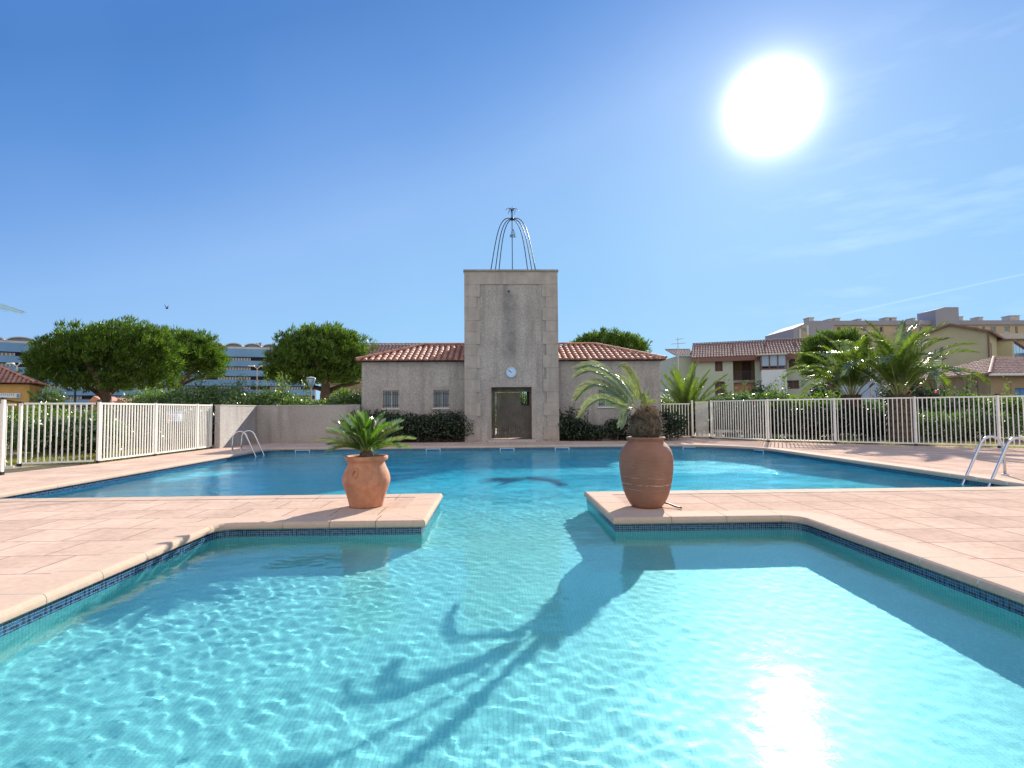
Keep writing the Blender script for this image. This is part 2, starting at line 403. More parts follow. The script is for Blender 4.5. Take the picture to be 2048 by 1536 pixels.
# pool shell
def wall_shell():
    WP = dense(POOL, .5); P = [p for p, _ in WP]; n = len(P); mb = MB(); uvs = []
    s = 0
    me_v = []
    for i in range(n):
        a, b = P[i], P[(i + 1) % n]; L = (b - a).length
        mb.quad((a.x, a.y, -1.75), (a.x, a.y, -.055), (b.x, b.y, -.055), (b.x, b.y, -1.75)); uvs += [(s, -1.75), (s, -.07), (s + L, -.07), (s + L, -1.75)]; s += L
    # the mosaic frieze: one small quad per tile, three glass colours in a key pattern
    T = .0205; g = .0022
    key = ["TTTTTTTT", "NNNNNNNB", "NBBBBBNB", "NBNNNBNB", "BBNBBBNB"]
    s = 0.
    fr = MB(); cm = {'T': 0, 'N': 1, 'B': 2}
    for i in range(len(POOL)):
        a, b = POOL[i], POOL[(i + 1) % len(POOL)]; L = (b - a).length; e = (b - a) / L; nn = Vector((-e.y, e.x))
        k = 0
        if i in (0, len(POOL) - 1) and False: continue
        s0 = math.ceil((s - (T - g) / 2) / T) * T - s; x = s0
        col = int(round((s + s0) / T))
        while x + (T - g) / 2 < L:
            p = a + e * x + nn * .004; q = a + e * (x + T - g) + nn * .004
            for r in range(5):
                z1 = -.052 - r * T; z0 = z1 - T + g
                fr.quad((p.x, p.y, z0), (p.x, p.y, z1), (q.x, q.y, z1), (q.x, q.y, z0), cm[key[r][col % 8]])
            x += T; col += 1
        s += L
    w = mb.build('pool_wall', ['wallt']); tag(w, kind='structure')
    ul = w.data.uv_layers.new(name='UVMap'); ul.data.foreach_set('uv', np.array(uvs, dtype=np.float32).ravel())
    gr = MB()
    for i in range(len(POOL)):
        a, b = POOL[i], POOL[(i + 1) % len(POOL)]; e = (b - a).normalized(); nn = Vector((-e.y, e.x)) * .002
        gr.quad((a.x + nn.x, a.y + nn.y, -.156), (a.x + nn.x, a.y + nn.y, -.05), (b.x + nn.x, b.y + nn.y, -.05), (b.x + nn.x, b.y + nn.y, -.156))
    g_ = gr.build('pool_frieze_grout', ['grout']); tag(g_, kind='structure')
    f_ = fr.build('pool_frieze', ['t_teal', 't_navy', 't_blue']); tag(f_, kind='structure')
    return [w, g_, f_]
shell = wall_shell()
fl = MB()
ZN = -.66
fl.quad((-2.9, .5, ZN), (3.3, .5, ZN), (3.3, 7.6, ZN), (-2.9, 7.6, ZN))
ys = [7.6, 12.2, 17.5]; zs = [ZN, -1.5, -1.5]
for i in range(2): fl.quad((-7, ys[i], zs[i]), (7.7, ys[i], zs[i]), (7.7, ys[i + 1], zs[i + 1]), (-7, ys[i + 1], zs[i + 1]))
fl.quad((-7, 7.45, ZN), (-2.9, 7.45, ZN), (-2.9, 7.6, ZN), (-7, 7.6, ZN)); fl.quad((3.3, 7.45, ZN), (7.7, 7.45, ZN), (7.7, 7.6, ZN), (3.3, 7.6, ZN))
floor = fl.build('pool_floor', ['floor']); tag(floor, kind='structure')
# palm motif laid in darker mosaic on the sloping floor
mo = MB()
def fz(y): return ZN + (-1.5 - ZN) * min(1, max(0, (y - 7.6) / 4.6)) + .006
def mstroke(pts, w):
    for i in range(len(pts) - 1):
        a, b = Vector(pts[i]), Vector(pts[i + 1]); e = (b - a).normalized(); nrm = Vector((-e.y, e.x))
        q = [a - nrm * w[i], a + nrm * w[i], b + nrm * w[i + 1], b - nrm * w[i + 1]]
        mo.quad(*[(p.x, p.y, fz(p.y)) for p in q])
cx_, cy_ = .55, 11.6
mstroke([(cx_, cy_), (cx_ + .55, cy_ - .55), (cx_ + .7, cy_ - 1.3)], [.09, .1, .14])
for a in (175, 205, 150, 20, -15, 60, 235):
    q = []; w = []
    for k in range(6):
        tt = k / 5; r = .95 * tt; dr = -.4 * tt * tt
        q.append((cx_ + r * math.cos(R_(a)), cy_ + r * math.sin(R_(a)) * .9 + dr)); w.append(.02 + .12 * math.sin(math.pi * min(.95, tt + .08)))
    mstroke(q, w)
motif = mo.build('pool_floor_motif', ['motif']); tag(motif, kind='structure')

# water: one real wavy surface
def lines(a, b, st):
    n = max(1, int(round((b - a) / st))); return list(np.linspace(a, b, n + 1))[:-1]
xs = lines(BX0 - .03, -2.8, .09) + lines(-2.8, 3.15, .0165) + lines(3.15, BX1 + .03, .09) + [BX1 + .03]
ysl = lines(WY0 - .03, 5.8, .0165) + lines(5.8, 7.6, .03) + lines(7.6, 11, .05) + lines(11, BY1 + .03, .07) + [BY1 + .03]
xs = np.array(xs); ysl = np.array(ysl)
XX, YY = np.meshgrid(xs, ysl, indexing='ij')
ZZ = np.zeros_like(XX); wr = np.random.default_rng(3)
for lam0, amp, cnt in ((1.1, .0018, 10), (.48, .0009, 16), (.21, .0004, 26), (.12, .00033, 34), (.078, .00015, 34)):
    for _ in range(cnt):
        lam = lam0 * wr.uniform(.7, 1.35); th = wr.normal(math.pi * .42, .75); k = 2 * math.pi / lam
        ph = k * (XX * math.cos(th) + YY * math.sin(th)) + wr.uniform(0, 6.28)
        ph += .8 * np.sin(XX * wr.uniform(.8, 2) + wr.uniform(0, 6)) + .8 * np.sin(YY * wr.uniform(.8, 2) + wr.uniform(0, 6))
        ZZ += amp / math.sqrt(cnt) * 1.4 * np.sin(ph)
ZZ *= np.clip(.75 + .35 * np.sin(XX * 1.3 + 1) * np.sin(YY * .9), .4, 1.1)
ZZ *= 1 + 1.1 * np.clip((YY - 7.) / 3, 0, 1)
ZZ *= 1 - .66 * np.clip((XX - .3) / 1.6, 0, 1) * (YY < 6)
ZZ -= .14
nx, ny = XX.shape
keep_x = (xs[:-1] + xs[1:]) / 2; keep_y = (ysl[:-1] + ysl[1:]) / 2
KX, KY = np.meshgrid(keep_x, keep_y, indexing='ij')
kp = (KY > YP - .06) | ((KX > WX0 - .06) & (KX < WX1 + .06) & (KY < WY1 + .06)) | ((KX > TL - .06) & (KX < TR + .06))
I, J = np.nonzero(kp)
idx = lambda i, j: i * ny + j
fq = np.stack([idx(I, J), idx(I + 1, J), idx(I + 1, J + 1), idx(I, J + 1)], 1)
used = np.unique(fq); rm = -np.ones(nx * ny, dtype=np.int64); rm[used] = np.arange(len(used))
vv = np.stack([XX.ravel(), YY.ravel(), ZZ.ravel()], 1)[used]
wat = npmesh('water', vv, rm[fq], 'water', smooth=True); tag(wat, kind='structure')
wat.cycles.is_caustics_caster = True
for o in shell + [floor, motif]: o.cycles.is_caustics_receiver = True

# skimmer mouths in the frieze on the far side
def skim(px, lbl):
    best = None
    for i in range(len(POOL)):
        a, b = POOL[i], POOL[(i + 1) % len(POOL)]
        if max(a.y, b.y) < 14: continue
        for k in range(21):
            p = a.lerp(b, k / 20); v = Vector((p.x, p.y, -CAMH)); x = 1024 + FPX * v.dot(RV) / v.dot(F)
            if best is None or abs(x - px) < best[0]: best = (abs(x - px), p, (b - a).normalized())
    _, p, e = best; e3 = Vector((e.x, e.y, 0)); n3 = Vector((-e.y, e.x, 0)); o = Vector((p.x, p.y, 0))
    t = thing('pool_skimmer', lbl, 'skimmer', (p.x, p.y, -.1), 'skimmer mouths along the far pool edge')
    f = MB(); W = .22
    f.obox(o, e3, n3, -W, W, -.085, -.07, .006, .016); f.obox(o, e3, n3, -W, W, -.185, -.17, .006, .016)
    f.obox(o, e3, n3, -W, -W + .016, -.17, -.085, .006, .016); f.obox(o, e3, n3, W - .016, W, -.17, -.085, .006, .016)
    f.build('frame', 'signwhite', t)
    MB().obox(o, e3, n3, -W + .016, W - .016, -.17, -.085, .006, .009).build('flap', 't_blue', t)
for px, l in ((612, 'white framed skimmer mouth in far pool wall nearest the left ladder'), (863, 'white framed skimmer mouth in far pool wall below the dark hedge'),
              (997, 'white framed skimmer mouth in far pool wall below the slatted gate'), (1120, 'white framed skimmer mouth in far pool wall just right of the tower'),
              (1381, 'white framed skimmer mouth in curved pool corner just right of the tall jar'), (1516, 'white framed skimmer mouth in curved pool corner below the right fence')):
    skim(px, l)

# ------------------------------------------------------------------ helpers for walls and roofs
def facade(mb, o, u, n, W, H, holes, rev=.15, mi=0, rmi=None, back=False):
    """wall rectangle o + u*[0,W] + z*[0,H], openings with reveals going inwards (against n)"""
    rmi = mi if rmi is None else rmi
    us = sorted({0, W} | {h[0] for h in holes} | {h[2] for h in holes}); vs = sorted({0, H} | {h[1] for h in holes} | {h[3] for h in holes})
    z = Vector((0, 0, 1)); o = Vector(o)
    flip = u.cross(z).dot(n) < 0
    def q(a, b, c, d, mi_):
        if flip: a, b, c, d = d, c, b, a
        mb.quad(a, b, c, d, mi_)
    for i in range(len(us) - 1):
        for j in range(len(vs) - 1):
            cu, cv = (us[i] + us[i + 1]) / 2, (vs[j] + vs[j + 1]) / 2
            if any(h[0] < cu < h[2] and h[1] < cv < h[3] for h in holes): continue
            P = lambda a, b: o + u * a + z * b
            q(P(us[i], vs[j]), P(us[i + 1], vs[j]), P(us[i + 1], vs[j + 1]), P(us[i], vs[j + 1]), mi)
    for (a, b, c, d) in holes:
        P = lambda x, y, k: o + u * x + z * y - n * k
        q(P(a, b, rev), P(a, b, 0), P(a, d, 0), P(a, d, rev), rmi); q(P(c, b, 0), P(c, b, rev), P(c, d, rev), P(c, d, 0), rmi)
        q(P(a, d, 0), P(c, d, 0), P(c, d, rev), P(a, d, rev), rmi); q(P(a, b, rev), P(c, b, rev), P(c, b, 0), P(a, b, 0), rmi)
def tiles(mb, o, u, v, Lu, lim, pitch=.2, tl=.36, r=.075, mi=0, jit=.006, seg=5, over=0.0):
    """barrel tiles in rows running up v from eave line o + u*s; lim(s) -> length up the slope"""
    nrm = u.cross(v).normalized()
    if nrm.z < 0: nrm = -nrm
    k = int(Lu / pitch)
    for i in range(k):
        s = (i + .5) * Lu / k; T = lim(s)
        if T < .08: continue
        t = -over
        while t < T - .05:
            t1 = min(t + tl, T); r0 = r * random.uniform(.96, 1.04); r1 = r0 * .84; ds = random.uniform(-jit, jit); dh = random.uniform(0, jit)
            vs = []
            for (tt, rr, hh) in ((t, r0, .02 + dh), (t1 + .02, r1, .004)):
                for q in range(seg + 1):
                    a = math.pi * q / seg; p = o + u * (s + ds + rr * math.cos(a)) + v * tt + nrm * (rr * .8 * math.sin(a) + hh); vs.append(p)
            b = seg + 1
            mb.add(vs, [(q, q + 1, b + q + 1, b + q) for q in range(seg)], mi)
            mb.add(vs[:b] + [o + u * (s + ds) + v * t + nrm * .0], [(q, b, q + 1) for q in range(seg)], mi)
            t = t1
def ridgecaps(mb, a, b, r=.09, mi=0):
    a, b = Vector(a), Vector(b); L = (b - a).length; k = max(1, int(L / .38)); e = (b - a) / L; s_ = e.cross(Z_).normalized(); n = s_.cross(e)
    for i in range(k):
        p, q = a + e * L * i / k, a + e * (L * (i + 1) / k + .03); vs = []
        for (c, rr) in ((p, r), (q, r * .85)):
            for w in range(7):
                th = math.pi * w / 6; vs.append(c + s_ * rr * math.cos(th) + n * (rr * .8 * math.sin(th)))
        mb.add(vs, [(w, w + 1, 8 + w, 7 + w) for w in range(6)], mi)
def window_part(par, o, u, n, u0, v0, u1, v1, rev, frame='win_white', pane='glass', mull=1, fw=.04, name='window'):
    f = MB(); d = -rev
    f.obox(o, u, n, u0, u0 + fw, v0, v1, d, d + .05); f.obox(o, u, n, u1 - fw, u1, v0, v1, d, d + .05)
    f.obox(o, u, n, u0 + fw, u1 - fw, v0, v0 + fw, d, d + .05); f.obox(o, u, n, u0 + fw, u1 - fw, v1 - fw, v1, d, d + .05)
    for i in range(mull):
        c = u0 + (u1 - u0) * (i + 1) / (mull + 1); f.obox(o, u, n, c - fw / 2, c + fw / 2, v0 + fw, v1 - fw, d, d + .045)
    w = f.build(name, frame, par)
    MB().obox(o, u, n, u0 + .01, u1 - .01, v0 + .01, v1 - .01, d - .01, d + .015).build('pane', pane, w)
    return w

# ------------------------------------------------------------------ pool house
TX0, TX1, TY, TZ = -1.03, 2.2, 19.55, 6.12
ph = thing('pool_house', 'grey rendered pool house with tall square clock tower and two low tiled wings', 'building', (.6, 21.5, 0))
# tower shell: front with doorway, sides, back with opening, roof slab
DX0, DX1, DZ0, DZ1 = -.13, 1.28, .1, 1.9
t = MB()
ox = Vector((TX0, TY, 0))
facade(t, ox, X_, -Y_, TX1 - TX0, TZ - .14, [(DX0 - TX0, 0.02, DX1 - TX0, DZ1)], .5)
facade(t, Vector((TX0, TY + 3.2, 0)), X_, Y_, TX1 - TX0, TZ - .14, [(DX0 - TX0, 0.02, DX1 - TX0, DZ1)], .2)
facade(t, Vector((TX0, TY, 0)), Y_, -X_, 3.2, TZ - .14, []); facade(t, Vector((TX1, TY, 0)), Y_, X_, 3.2, TZ - .14, [])
t.box(TX0 + .01, TX1 - .01, TY + .5, TY + 3., 2.1, 2.2)
t.box(DX0 - .25, DX0 - .2, TY + .3, TY + 3., 0, 2.1); t.box(DX1 + .2, DX1 + .25, TY + .3, TY + 3., 0, 2.1)
t.box(TX0 + .02, TX1 - .02, TY + .02, TY + 3.18, TZ - .3, TZ - .15)
t.build('tower_wall', 'stucco', ph)
# quoins: blocks standing 3 cm proud, alternately long and short, top lintel course
q = MB(); zt = TZ - .14; z = zt - .46; k = 0
q.box(TX0 - .03, TX1 + .03, TY - .03, TY - .002, zt - .46 + .006, zt)
q.box(TX0 - .03, TX0 - .002, TY - .002, TY + 3.2, zt - .46 + .006, zt); q.box(TX1 + .002, TX1 + .03, TY - .002, TY + 3.2, zt - .46 + .006, zt)
while z > .05:
    h = (.45 if k % 2 == 0 else .385); z0 = max(.0, z - h); w = .52 if k % 2 == 0 else .40
    for sx in (0, 1):
        if sx == 0: q.box(TX0 - .03, TX0 + w, TY - .03, TY - .002, z0 + .006, z); q.box(TX0 - .03, TX0 - .002, TY - .002, TY + w, z0 + .006, z)
        else: q.box(TX1 - w, TX1 + .03, TY - .03, TY - .002, z0 + .006, z); q.box(TX1 + .002, TX1 + .03, TY - .002, TY + w, z0 + .006, z)
    z = z0; k += 1
q.build('quoins', 'quoin', ph)
c = MB(); c.box(TX0 - .06, TX1 + .06, TY - .07, TY + 3.27, zt, zt + .05); c.box(TX0 - .04, TX1 + .04, TY - .05, TY + 3.25, zt + .05, zt + .065)
c.build('parapet_cap', 'capstone', ph)
c = MB(); c.box(DX0 - .14, DX0 - .002, TY - .012, TY - .002, .1, DZ1 + .06); c.box(DX1 + .002, DX1 + .14, TY - .012, TY - .002, .1, DZ1 + .06); c.box(DX0, DX1, TY - .012, TY - .002, DZ1 + .002, DZ1 + .06)
c.build('door_surround', 'quoin', ph)
c = MB(); c.box(DX0 - .12, DX1 + .12, TY - .25, TY + .45, 0, .07); c.build('doorstep', 'concrete', ph)
hl = MB(); hl.lathe((.5, 0, 0), [(.035, 0), (.035, .12)], 12); hl.v = [(x, TY - .006 - (z_ if z_ < .01 else -.0) * 0 + (z_ * .0), 5.27 + y_) for x, y_, z_ in hl.v]
hl2 = MB(); hl2.tube([(.5, TY + .04, 5.27), (.5, TY - .02, 5.27)], .035, 10); hl2.build('spout_hole', 'iron', ph)
# slatted gate
g = MB(); gx0, gx1, gy = DX0 + .02, DX1 - .02, TY + .22
g.box(gx0, gx0 + .05, gy, gy + .05, .09, DZ1 - .02); g.box(gx1 - .05, gx1, gy, gy + .05, .09, DZ1 - .02); g.box(gx0 + .05, gx1 - .05, gy, gy + .05, DZ1 - .16, DZ1 - .02)
gate = g.build('slatted_gate', 'door_wood', ph)
s = MB(); n_ = 15; xa = gx0 + .16; wd = (gx1 - .05 - xa) / n_
s.box(gx0 + .05, gx0 + .11, gy + .01, gy + .035, .12, DZ1 - .17)
for i in range(n_):
    short = i >= n_ - 4
    s.box(xa + i * wd + .002, xa + (i + 1) * wd - .002, gy + .012 + .004 * (i % 2), gy + .035, .13, (1.25 if short else DZ1 - .19))
s.box(gx0 + .13, gx1 - .05, gy + .037, gy + .055, .2, .26); s.box(gx0 + .13, gx1 - .05, gy + .037, gy + .055, 1.15, 1.21)
s.build('planks', 'door_wood', gate)
s = MB()
for i in range(n_ - 4, n_): s.box(xa + (i + .3) * wd, xa + (i + .45) * wd, gy + .015, gy + .03, 1.25, DZ1 - .16)
s.build('bars', 'iron', gate)
# wings
WY = 20.3
def wing(x0, x1, wins, hipside, label):
    W = x1 - x0; H = 2.86; w = MB(); o = Vector((x0, WY, 0))
    holes = [(a - x0, 1.185, b - x0, 1.835) for a, b in wins]
    facade(w, o, X_, -Y_, W, H, holes, .14)
    facade(w, Vector((x0, WY, 0)), Y_, -X_, 4.1, H, []); facade(w, Vector((x1, WY, 0)), Y_, X_, 4.1, H, []); facade(w, Vector((x0, WY + 4.1, 0)), X_, Y_, W, H, [])
    w.build('wing_wall', 'stucco', ph)
    sur = MB()
    for a, b in wins:
        sur = MB()
        for (p0, p1, q0, q1) in ((a - .13, a - .002, 1.08, 1.97), (b + .002, b + .13, 1.08, 1.97), (a, b, 1.838, 1.97)): sur.box(p0, p1, WY - .012, WY - .002, q0, q1)
        sur.build('window_surround', 'quoin', ph)
    for a, b in wins:
        wn = window_part(ph, o, X_, -Y_, a - x0, 1.185, b - x0, 1.835, .13, 'win_white', 'panes', 1, .04)
        MB().box(a - .03, b + .03, WY - .05, WY + .1, 1.15, 1.185).build('window_sill', 'win_white', wn)
        gr = MB()
        for i in range(7): xx = a + (b - a) * (i + .5) / 7; gr.tube([(xx, WY - .03, 1.2), (xx, WY - .03, 1.82)], .009, 5)
        for zz in (1.3, 1.7): gr.tube([(a - .02, WY - .03, zz), (b + .02, WY - .03, zz)], .009, 5)
        gr.build('window_grille', 'grille', wn)
    # hipped roof
    ez, rz, run = 2.9, 3.68, 2.2; ov = .18
    y0 = WY - ov; yr = y0 + run + .0; sl = math.hypot(run, rz - ez); v = Vector((0, run, rz - ez)) / sl
    rf = MB(); ul = MB()
    if hipside < 0:
        xa, xb = x0 - ov, x1; hipx = xa + run
        lim = lambda s_: min(sl, sl * s_ / run); crn = Vector((xa, y0, ez)); rdg0, rdg1 = Vector((hipx, yr, rz)), Vector((xb, yr, rz))
    else:
        xa, xb = x0, x1 + ov; hipx = xb - run
        lim = lambda s_: min(sl, sl * (xb - xa - s_) / run); crn = Vector((xb, y0, ez)); rdg0, rdg1 = Vector((xa, yr, rz)), Vector((hipx, yr, rz))
    tiles(rf, Vector((xa, y0, ez)), X_, v, xb - xa, lim, .215, .34, .078)
    # hip face
    hv = Vector(((1 if hipside < 0 else -1) * run, 0, rz - ez)) / sl
    tiles(rf, Vector((crn.x, y0, ez)), Y_, hv, 2 * run, lambda s_: sl * min(s_, 2 * run - s_) / run, .215, .34, .078)
    # back slope
    tiles(rf, Vector((xa, y0 + 2 * run, ez)), X_, Vector((0, -run, rz - ez)) / sl, xb - xa, lim, .215, .34, .078)
    A, B, Cc, D = (xa, y0, ez), (xb, y0, ez), tuple(rdg1), tuple(rdg0)
    A2, B2 = (xa, y0 + 2 * run, ez), (xb, y0 + 2 * run, ez)
    ul.quad(A, B, Cc, D); ul.quad(B2, A2, D, Cc)
    hx = crn.x; hp = rdg0 if hipside < 0 else rdg1
    ul.add([(hx, y0, ez), (hx, y0 + 2 * run, ez), tuple(hp)], [(0, 1, 2)])
    ul.quad((xa, y0, ez - .02), (xa, y0 + 2 * run, ez - .02), (xb, y0 + 2 * run, ez - .02), (xb, y0, ez - .02))
    ridgecaps(rf, rdg0 + Z_ * .05, rdg1 + Z_ * .05); ridgecaps(rf, crn + Z_ * .05, hp + Z_ * .05); ridgecaps(rf, Vector((hx, y0 + 2 * run, ez + .05)), hp + Z_ * .05)
    r = rf.build('roof', 'tile', ph)
    ul.build('roof_underlay', 'tile_dark', r)
wing(-4.8, TX0 - .035, [(-4.03, -3.46), (-2.22, -1.65)], -1, '')
wing(TX1 + .035, 6.05, [(3.75, 4.35)], 1, '')
# red alarm light on the right corner
al = MB(); al.box(5.72, 5.86, WY - .09, WY - .005, 1.02, 1.2); al.box(5.74, 5.84, WY - .11, WY - .09, 1.04, 1.18); o = al.build('alarm_box', 'fascia'); tag(o, 'small red brown box fixed to the right wing wall near its corner', 'box')

# garden wall
gw = MB(); HW = 1.3
gw.box(-8.56, -8.4, 17.4, 20.15, 0, HW); gw.box(-8.4, -4.8, 20.0, 20.15, 0, HW)
gwo = thing('garden_wall', 'grey beige rendered garden wall turning a corner left of the pool house', 'wall', (-8.48, 18, 0))
gw.build('wall_body', 'stucco', gwo)
cp = MB(); cp.box(-8.575, -8.385, 17.385, 20.165, HW, HW + .03); cp.box(-8.385, -4.8, 19.985, 20.165, HW, HW + .03); cp.build('wall_cap', 'concrete', gwo)

# clock
ck = thing('clock', 'round pale blue faced wall clock above the slatted gate', 'clock', (.57, TY - .03, 2.42))
def disc(mb, c, r, y0, y1, n=40):
    v = []
    for y in (y0, y1):
        for k in range(n): a = 2 * math.pi * k / n; v.append((c[0] + r * math.cos(a), y, c[1] + r * math.sin(a)))
    mb.add(v, [(k, (k + 1) % n, n + (k + 1) % n, n + k) for k in range(n)] + [tuple(range(n)), tuple(range(2 * n - 1, n - 1, -1))])
cc = (.57, 2.42)
b = MB(); disc(b, cc, .185, TY - .005, TY - .04)
b.tube([(cc[0] + .18 * math.cos(a), TY - .045, cc[1] + .18 * math.sin(a)) for a in np.linspace(0, 2 * math.pi, 41)], .013, 8)
b.build('clock_case', 'concrete', ck)
b = MB(); disc(b, cc, .168, TY - .041, TY - .048); b.build('clock_face', 'clockface', ck)
b = MB()
for h in range(12):
    a = R_(90 - 30 * h); u = Vector((math.cos(a), 0, math.sin(a))); o = Vector((cc[0], TY - .05, cc[1]))
    b = MB(); b.tube([o + u * .125, o + u * .152], .006 if h % 3 else .009, 4); b.build('hour_mark', 'signblue', ck)
for ln, an, w in ((.085, 90 + 58, .008), (.13, 90 + 62 - 12, .006)):
    a = R_(an); u = Vector((math.cos(a), 0, math.sin(a))); o = Vector((cc[0], TY - .056, cc[1]))
    h = MB(); h.tube([o - u * .02, o + u * ln], w, 5); h.build('clock_hand', 'iron', ck)

# wrought iron bell cage on the tower
bc = thing('bell_cage', 'wrought iron bell cage of curved rods with a small palm finial on the tower top', 'ironwork', (.57, TY + 1.2, TZ - .07))
apx = at(1024, 438, TY + 1.)
def bez(a, b, c, d, n=14): return [a * (1 - t) ** 3 + b * 3 * t * (1 - t) ** 2 + c * 3 * t * t * (1 - t) + d * t ** 3 for t in [i / n for i in range(n + 1)]]
for px, yy, sd in ((981.5, .12, -1), (989, .95, -1), (995.5, 1.8, -1), (1071, .12, 1), (1065.5, .95, 1), (1058, 1.8, 1)):
    p0 = at(px, 533, TY + yy); p0.z = TZ - .07
    if yy > .5: # keep its foot where the sight line meets the roof
        p0 = Vector((at(px, 533, TY + yy).x, TY + yy, TZ - .07))
    r = MB(); dx = p0.x - apx.x; dy = p0.y - apx.y
    r.tube(bez(p0, Vector((apx.x + dx * .74, apx.y + dy * .74, TZ + (apx.z - TZ) * .55)), Vector((apx.x + dx * .64, apx.y + dy * .64, apx.z + .02)), apx), .017, 6)
    r.build('rod', 'iron', bc, True)
r = MB(); r.tube([(apx.x, apx.y, TZ - .07), (apx.x, apx.y, apx.z)], .015, 6); r.build('centre_rod', 'iron', bc)
r = MB(); r.lathe((apx.x, apx.y, apx.z), [(.0, -.07), (.05, -.05), (.065, 0), (.05, .05), (.0, .07)], 12)
for k in range(4): a = k * math.pi / 2 + .6; r.tube([(apx.x + .03 * math.cos(a), apx.y + .03 * math.sin(a), apx.z), (apx.x + .035 * math.cos(a), apx.y + .035 * math.sin(a), apx.z + .26)], .01, 5)
for k in range(8):
    a = k * math.pi / 4 + .15; u = Vector((math.cos(a), math.sin(a), 0)); t0 = apx + Z_ * .26; sc_ = 1. if k % 2 == 0 else .72
    r.tube(bez(t0, t0 + u * .06 + Z_ * .16, t0 + u * .16 * sc_ + Z_ * .2, t0 + u * .25 * sc_ + Z_ * (.05 if k % 2 == 0 else -.05), 7), [.011] * 5 + [.009, .008, .006], 5)
r.tube([apx + Z_ * .25, apx + Z_ * .44], .009, 5); r.build('finial', 'iron', bc, True)
r = MB(); bz = apx.z - .40
for k in range(6):
    a = k * math.pi / 3; u = Vector((math.cos(a), math.sin(a), 0)); o = Vector((apx.x + .03, apx.y - .03, bz))
    r.tube([o + u * .02, o + u * .05 - Z_ * .1, o + u * .12 - Z_ * .27], .007, 4)
for rr, zz in ((.12, -.27), (.11, -.24)): r.tube([o + Vector((math.cos(a), math.sin(a), 0)) * rr + Z_ * zz for a in np.linspace(0, 2 * math.pi, 17)], .008, 4)
r.build('bell', 'iron', bc)

# ------------------------------------------------------------------ fences
def post(par, p, h, w=.05, cap=True, below=0.):
    x, y = p; b = MB(); b.box(x - w / 2, x + w / 2, y - w / 2, y + w / 2, -.03, h); o = b.build('post', 'white_paint', par)
    k = MB(); k.box(x - w / 2 - .008, x + w / 2 + .008, y - w / 2 - .008, y + w / 2 + .008, h, h + .035); k.build('cap', 'black_plastic', o); k = MB(); k.box(x - w / 2 - .006, x + w / 2 + .006, y - w / 2 - .006, y + w / 2 + .006, .0, .06); k.build('foot_sleeve', 'black_plastic', o)
def panel(par, a, b, z0, z1, sp=.098, bw=.024, rail=.038, name='panel', z0b=None):
    a = Vector((*a, 0)); b = Vector((*b, 0)); L = (b - a).length; u = (b - a) / L; n = Vector((-u.y, u.x, 0)); m_ = MB(); g = .03
    m_.obox(a, u, n, g, L - g, z1 - rail, z1, -.018, .018); m_.obox(a, u, n, g, L - g, z0, z0 + rail, -.018, .018)
    k = max(2, int(round((L - 2 * g) / sp)))
    for i in range(k):
        c = g + (L - 2 * g) * (i + .5) / k; m_.obox(a, u, n, c - bw / 2, c + bw / 2, z0 + rail - .004, z1 - rail + .004, -.011, .011)
    return m_.build(name, 'white_paint', par)
lf = thing('metal_fence', 'white barred metal fence along left side of pool up to the garden wall', 'fence', (-8.6, 15, 0))
LP = [(-8.62, 17.3), (-8.62, 16.5), (-8.66, 14.57), (-8.72, 12.62)]
for i, p in enumerate(LP): post(lf, p, 1.35, .05 if i else .045)
for a, b in zip(LP[:-1], LP[1:]): panel(lf, a, b, .05, 1.33)
lg = thing('fence_gate', 'open white barred gate leaf at the left end of the pool fence', 'gate', (-8.76, 12.6, 0))
panel(lg, (-8.76, 12.6), (-9.93, 12.08), .04, 1.33, name='gate_leaf'); post(lg, (-9.95, 12.07), 1.32)
lf2 = thing('metal_fence', 'white barred metal fence behind the open gate leaf at photo left edge', 'fence', (-10.6, 11.8, 0))
panel(lf2, (-10.0, 12.05), (-12.3, 11.0), -.02, 1.31); post(lf2, (-12.3, 11.0), 1.33)
lf3 = thing('metal_fence', 'white metal fence post and panel nearest the camera at photo left edge', 'fence', (-8.87, 10.4, 0))
post(lf3, (-8.88, 10.4), 1.36); panel(lf3, (-8.9, 10.36), (-9.05, 8.0), .05, 1.34); post(lf3, (-9.05, 8.0), 1.36)
rf_ = thing('metal_fence', 'white barred metal fence running behind the right pool deck', 'fence', (10.4, 16.9, 0))
RP = [(7.86, 20.2), (8.86, 17.98), (10.36, 16.83), (11.93, 15.6), (13.35, 14.5), (14.9, 13.3)]
for p in RP: post(rf_, p, 1.40, .055)
for a, b in zip(RP[:-1], RP[1:]): panel(rf_, a, b, .05, 1.38, .105)
rg = thing('fence_gate', 'white barred pedestrian gate between the pool house corner and right fence', 'gate', (6.8, 20.6, 0))
panel(rg, (6.12, 20.75), (7.3, 20.75), .05, 1.30, .115, name='gate_leaf'); post(rg, (7.36, 20.75), 1.42, .06)
# gate leaf swung open, seen nearly edge on
sg = thing('fence_gate', 'white gate leaf of close bars swung open beside the right fence', 'gate', (7.6, 20.45, 0))
panel(sg, (7.44, 20.72), (7.82, 20.28), .05, 1.36, .042, .02, name='gate_leaf')
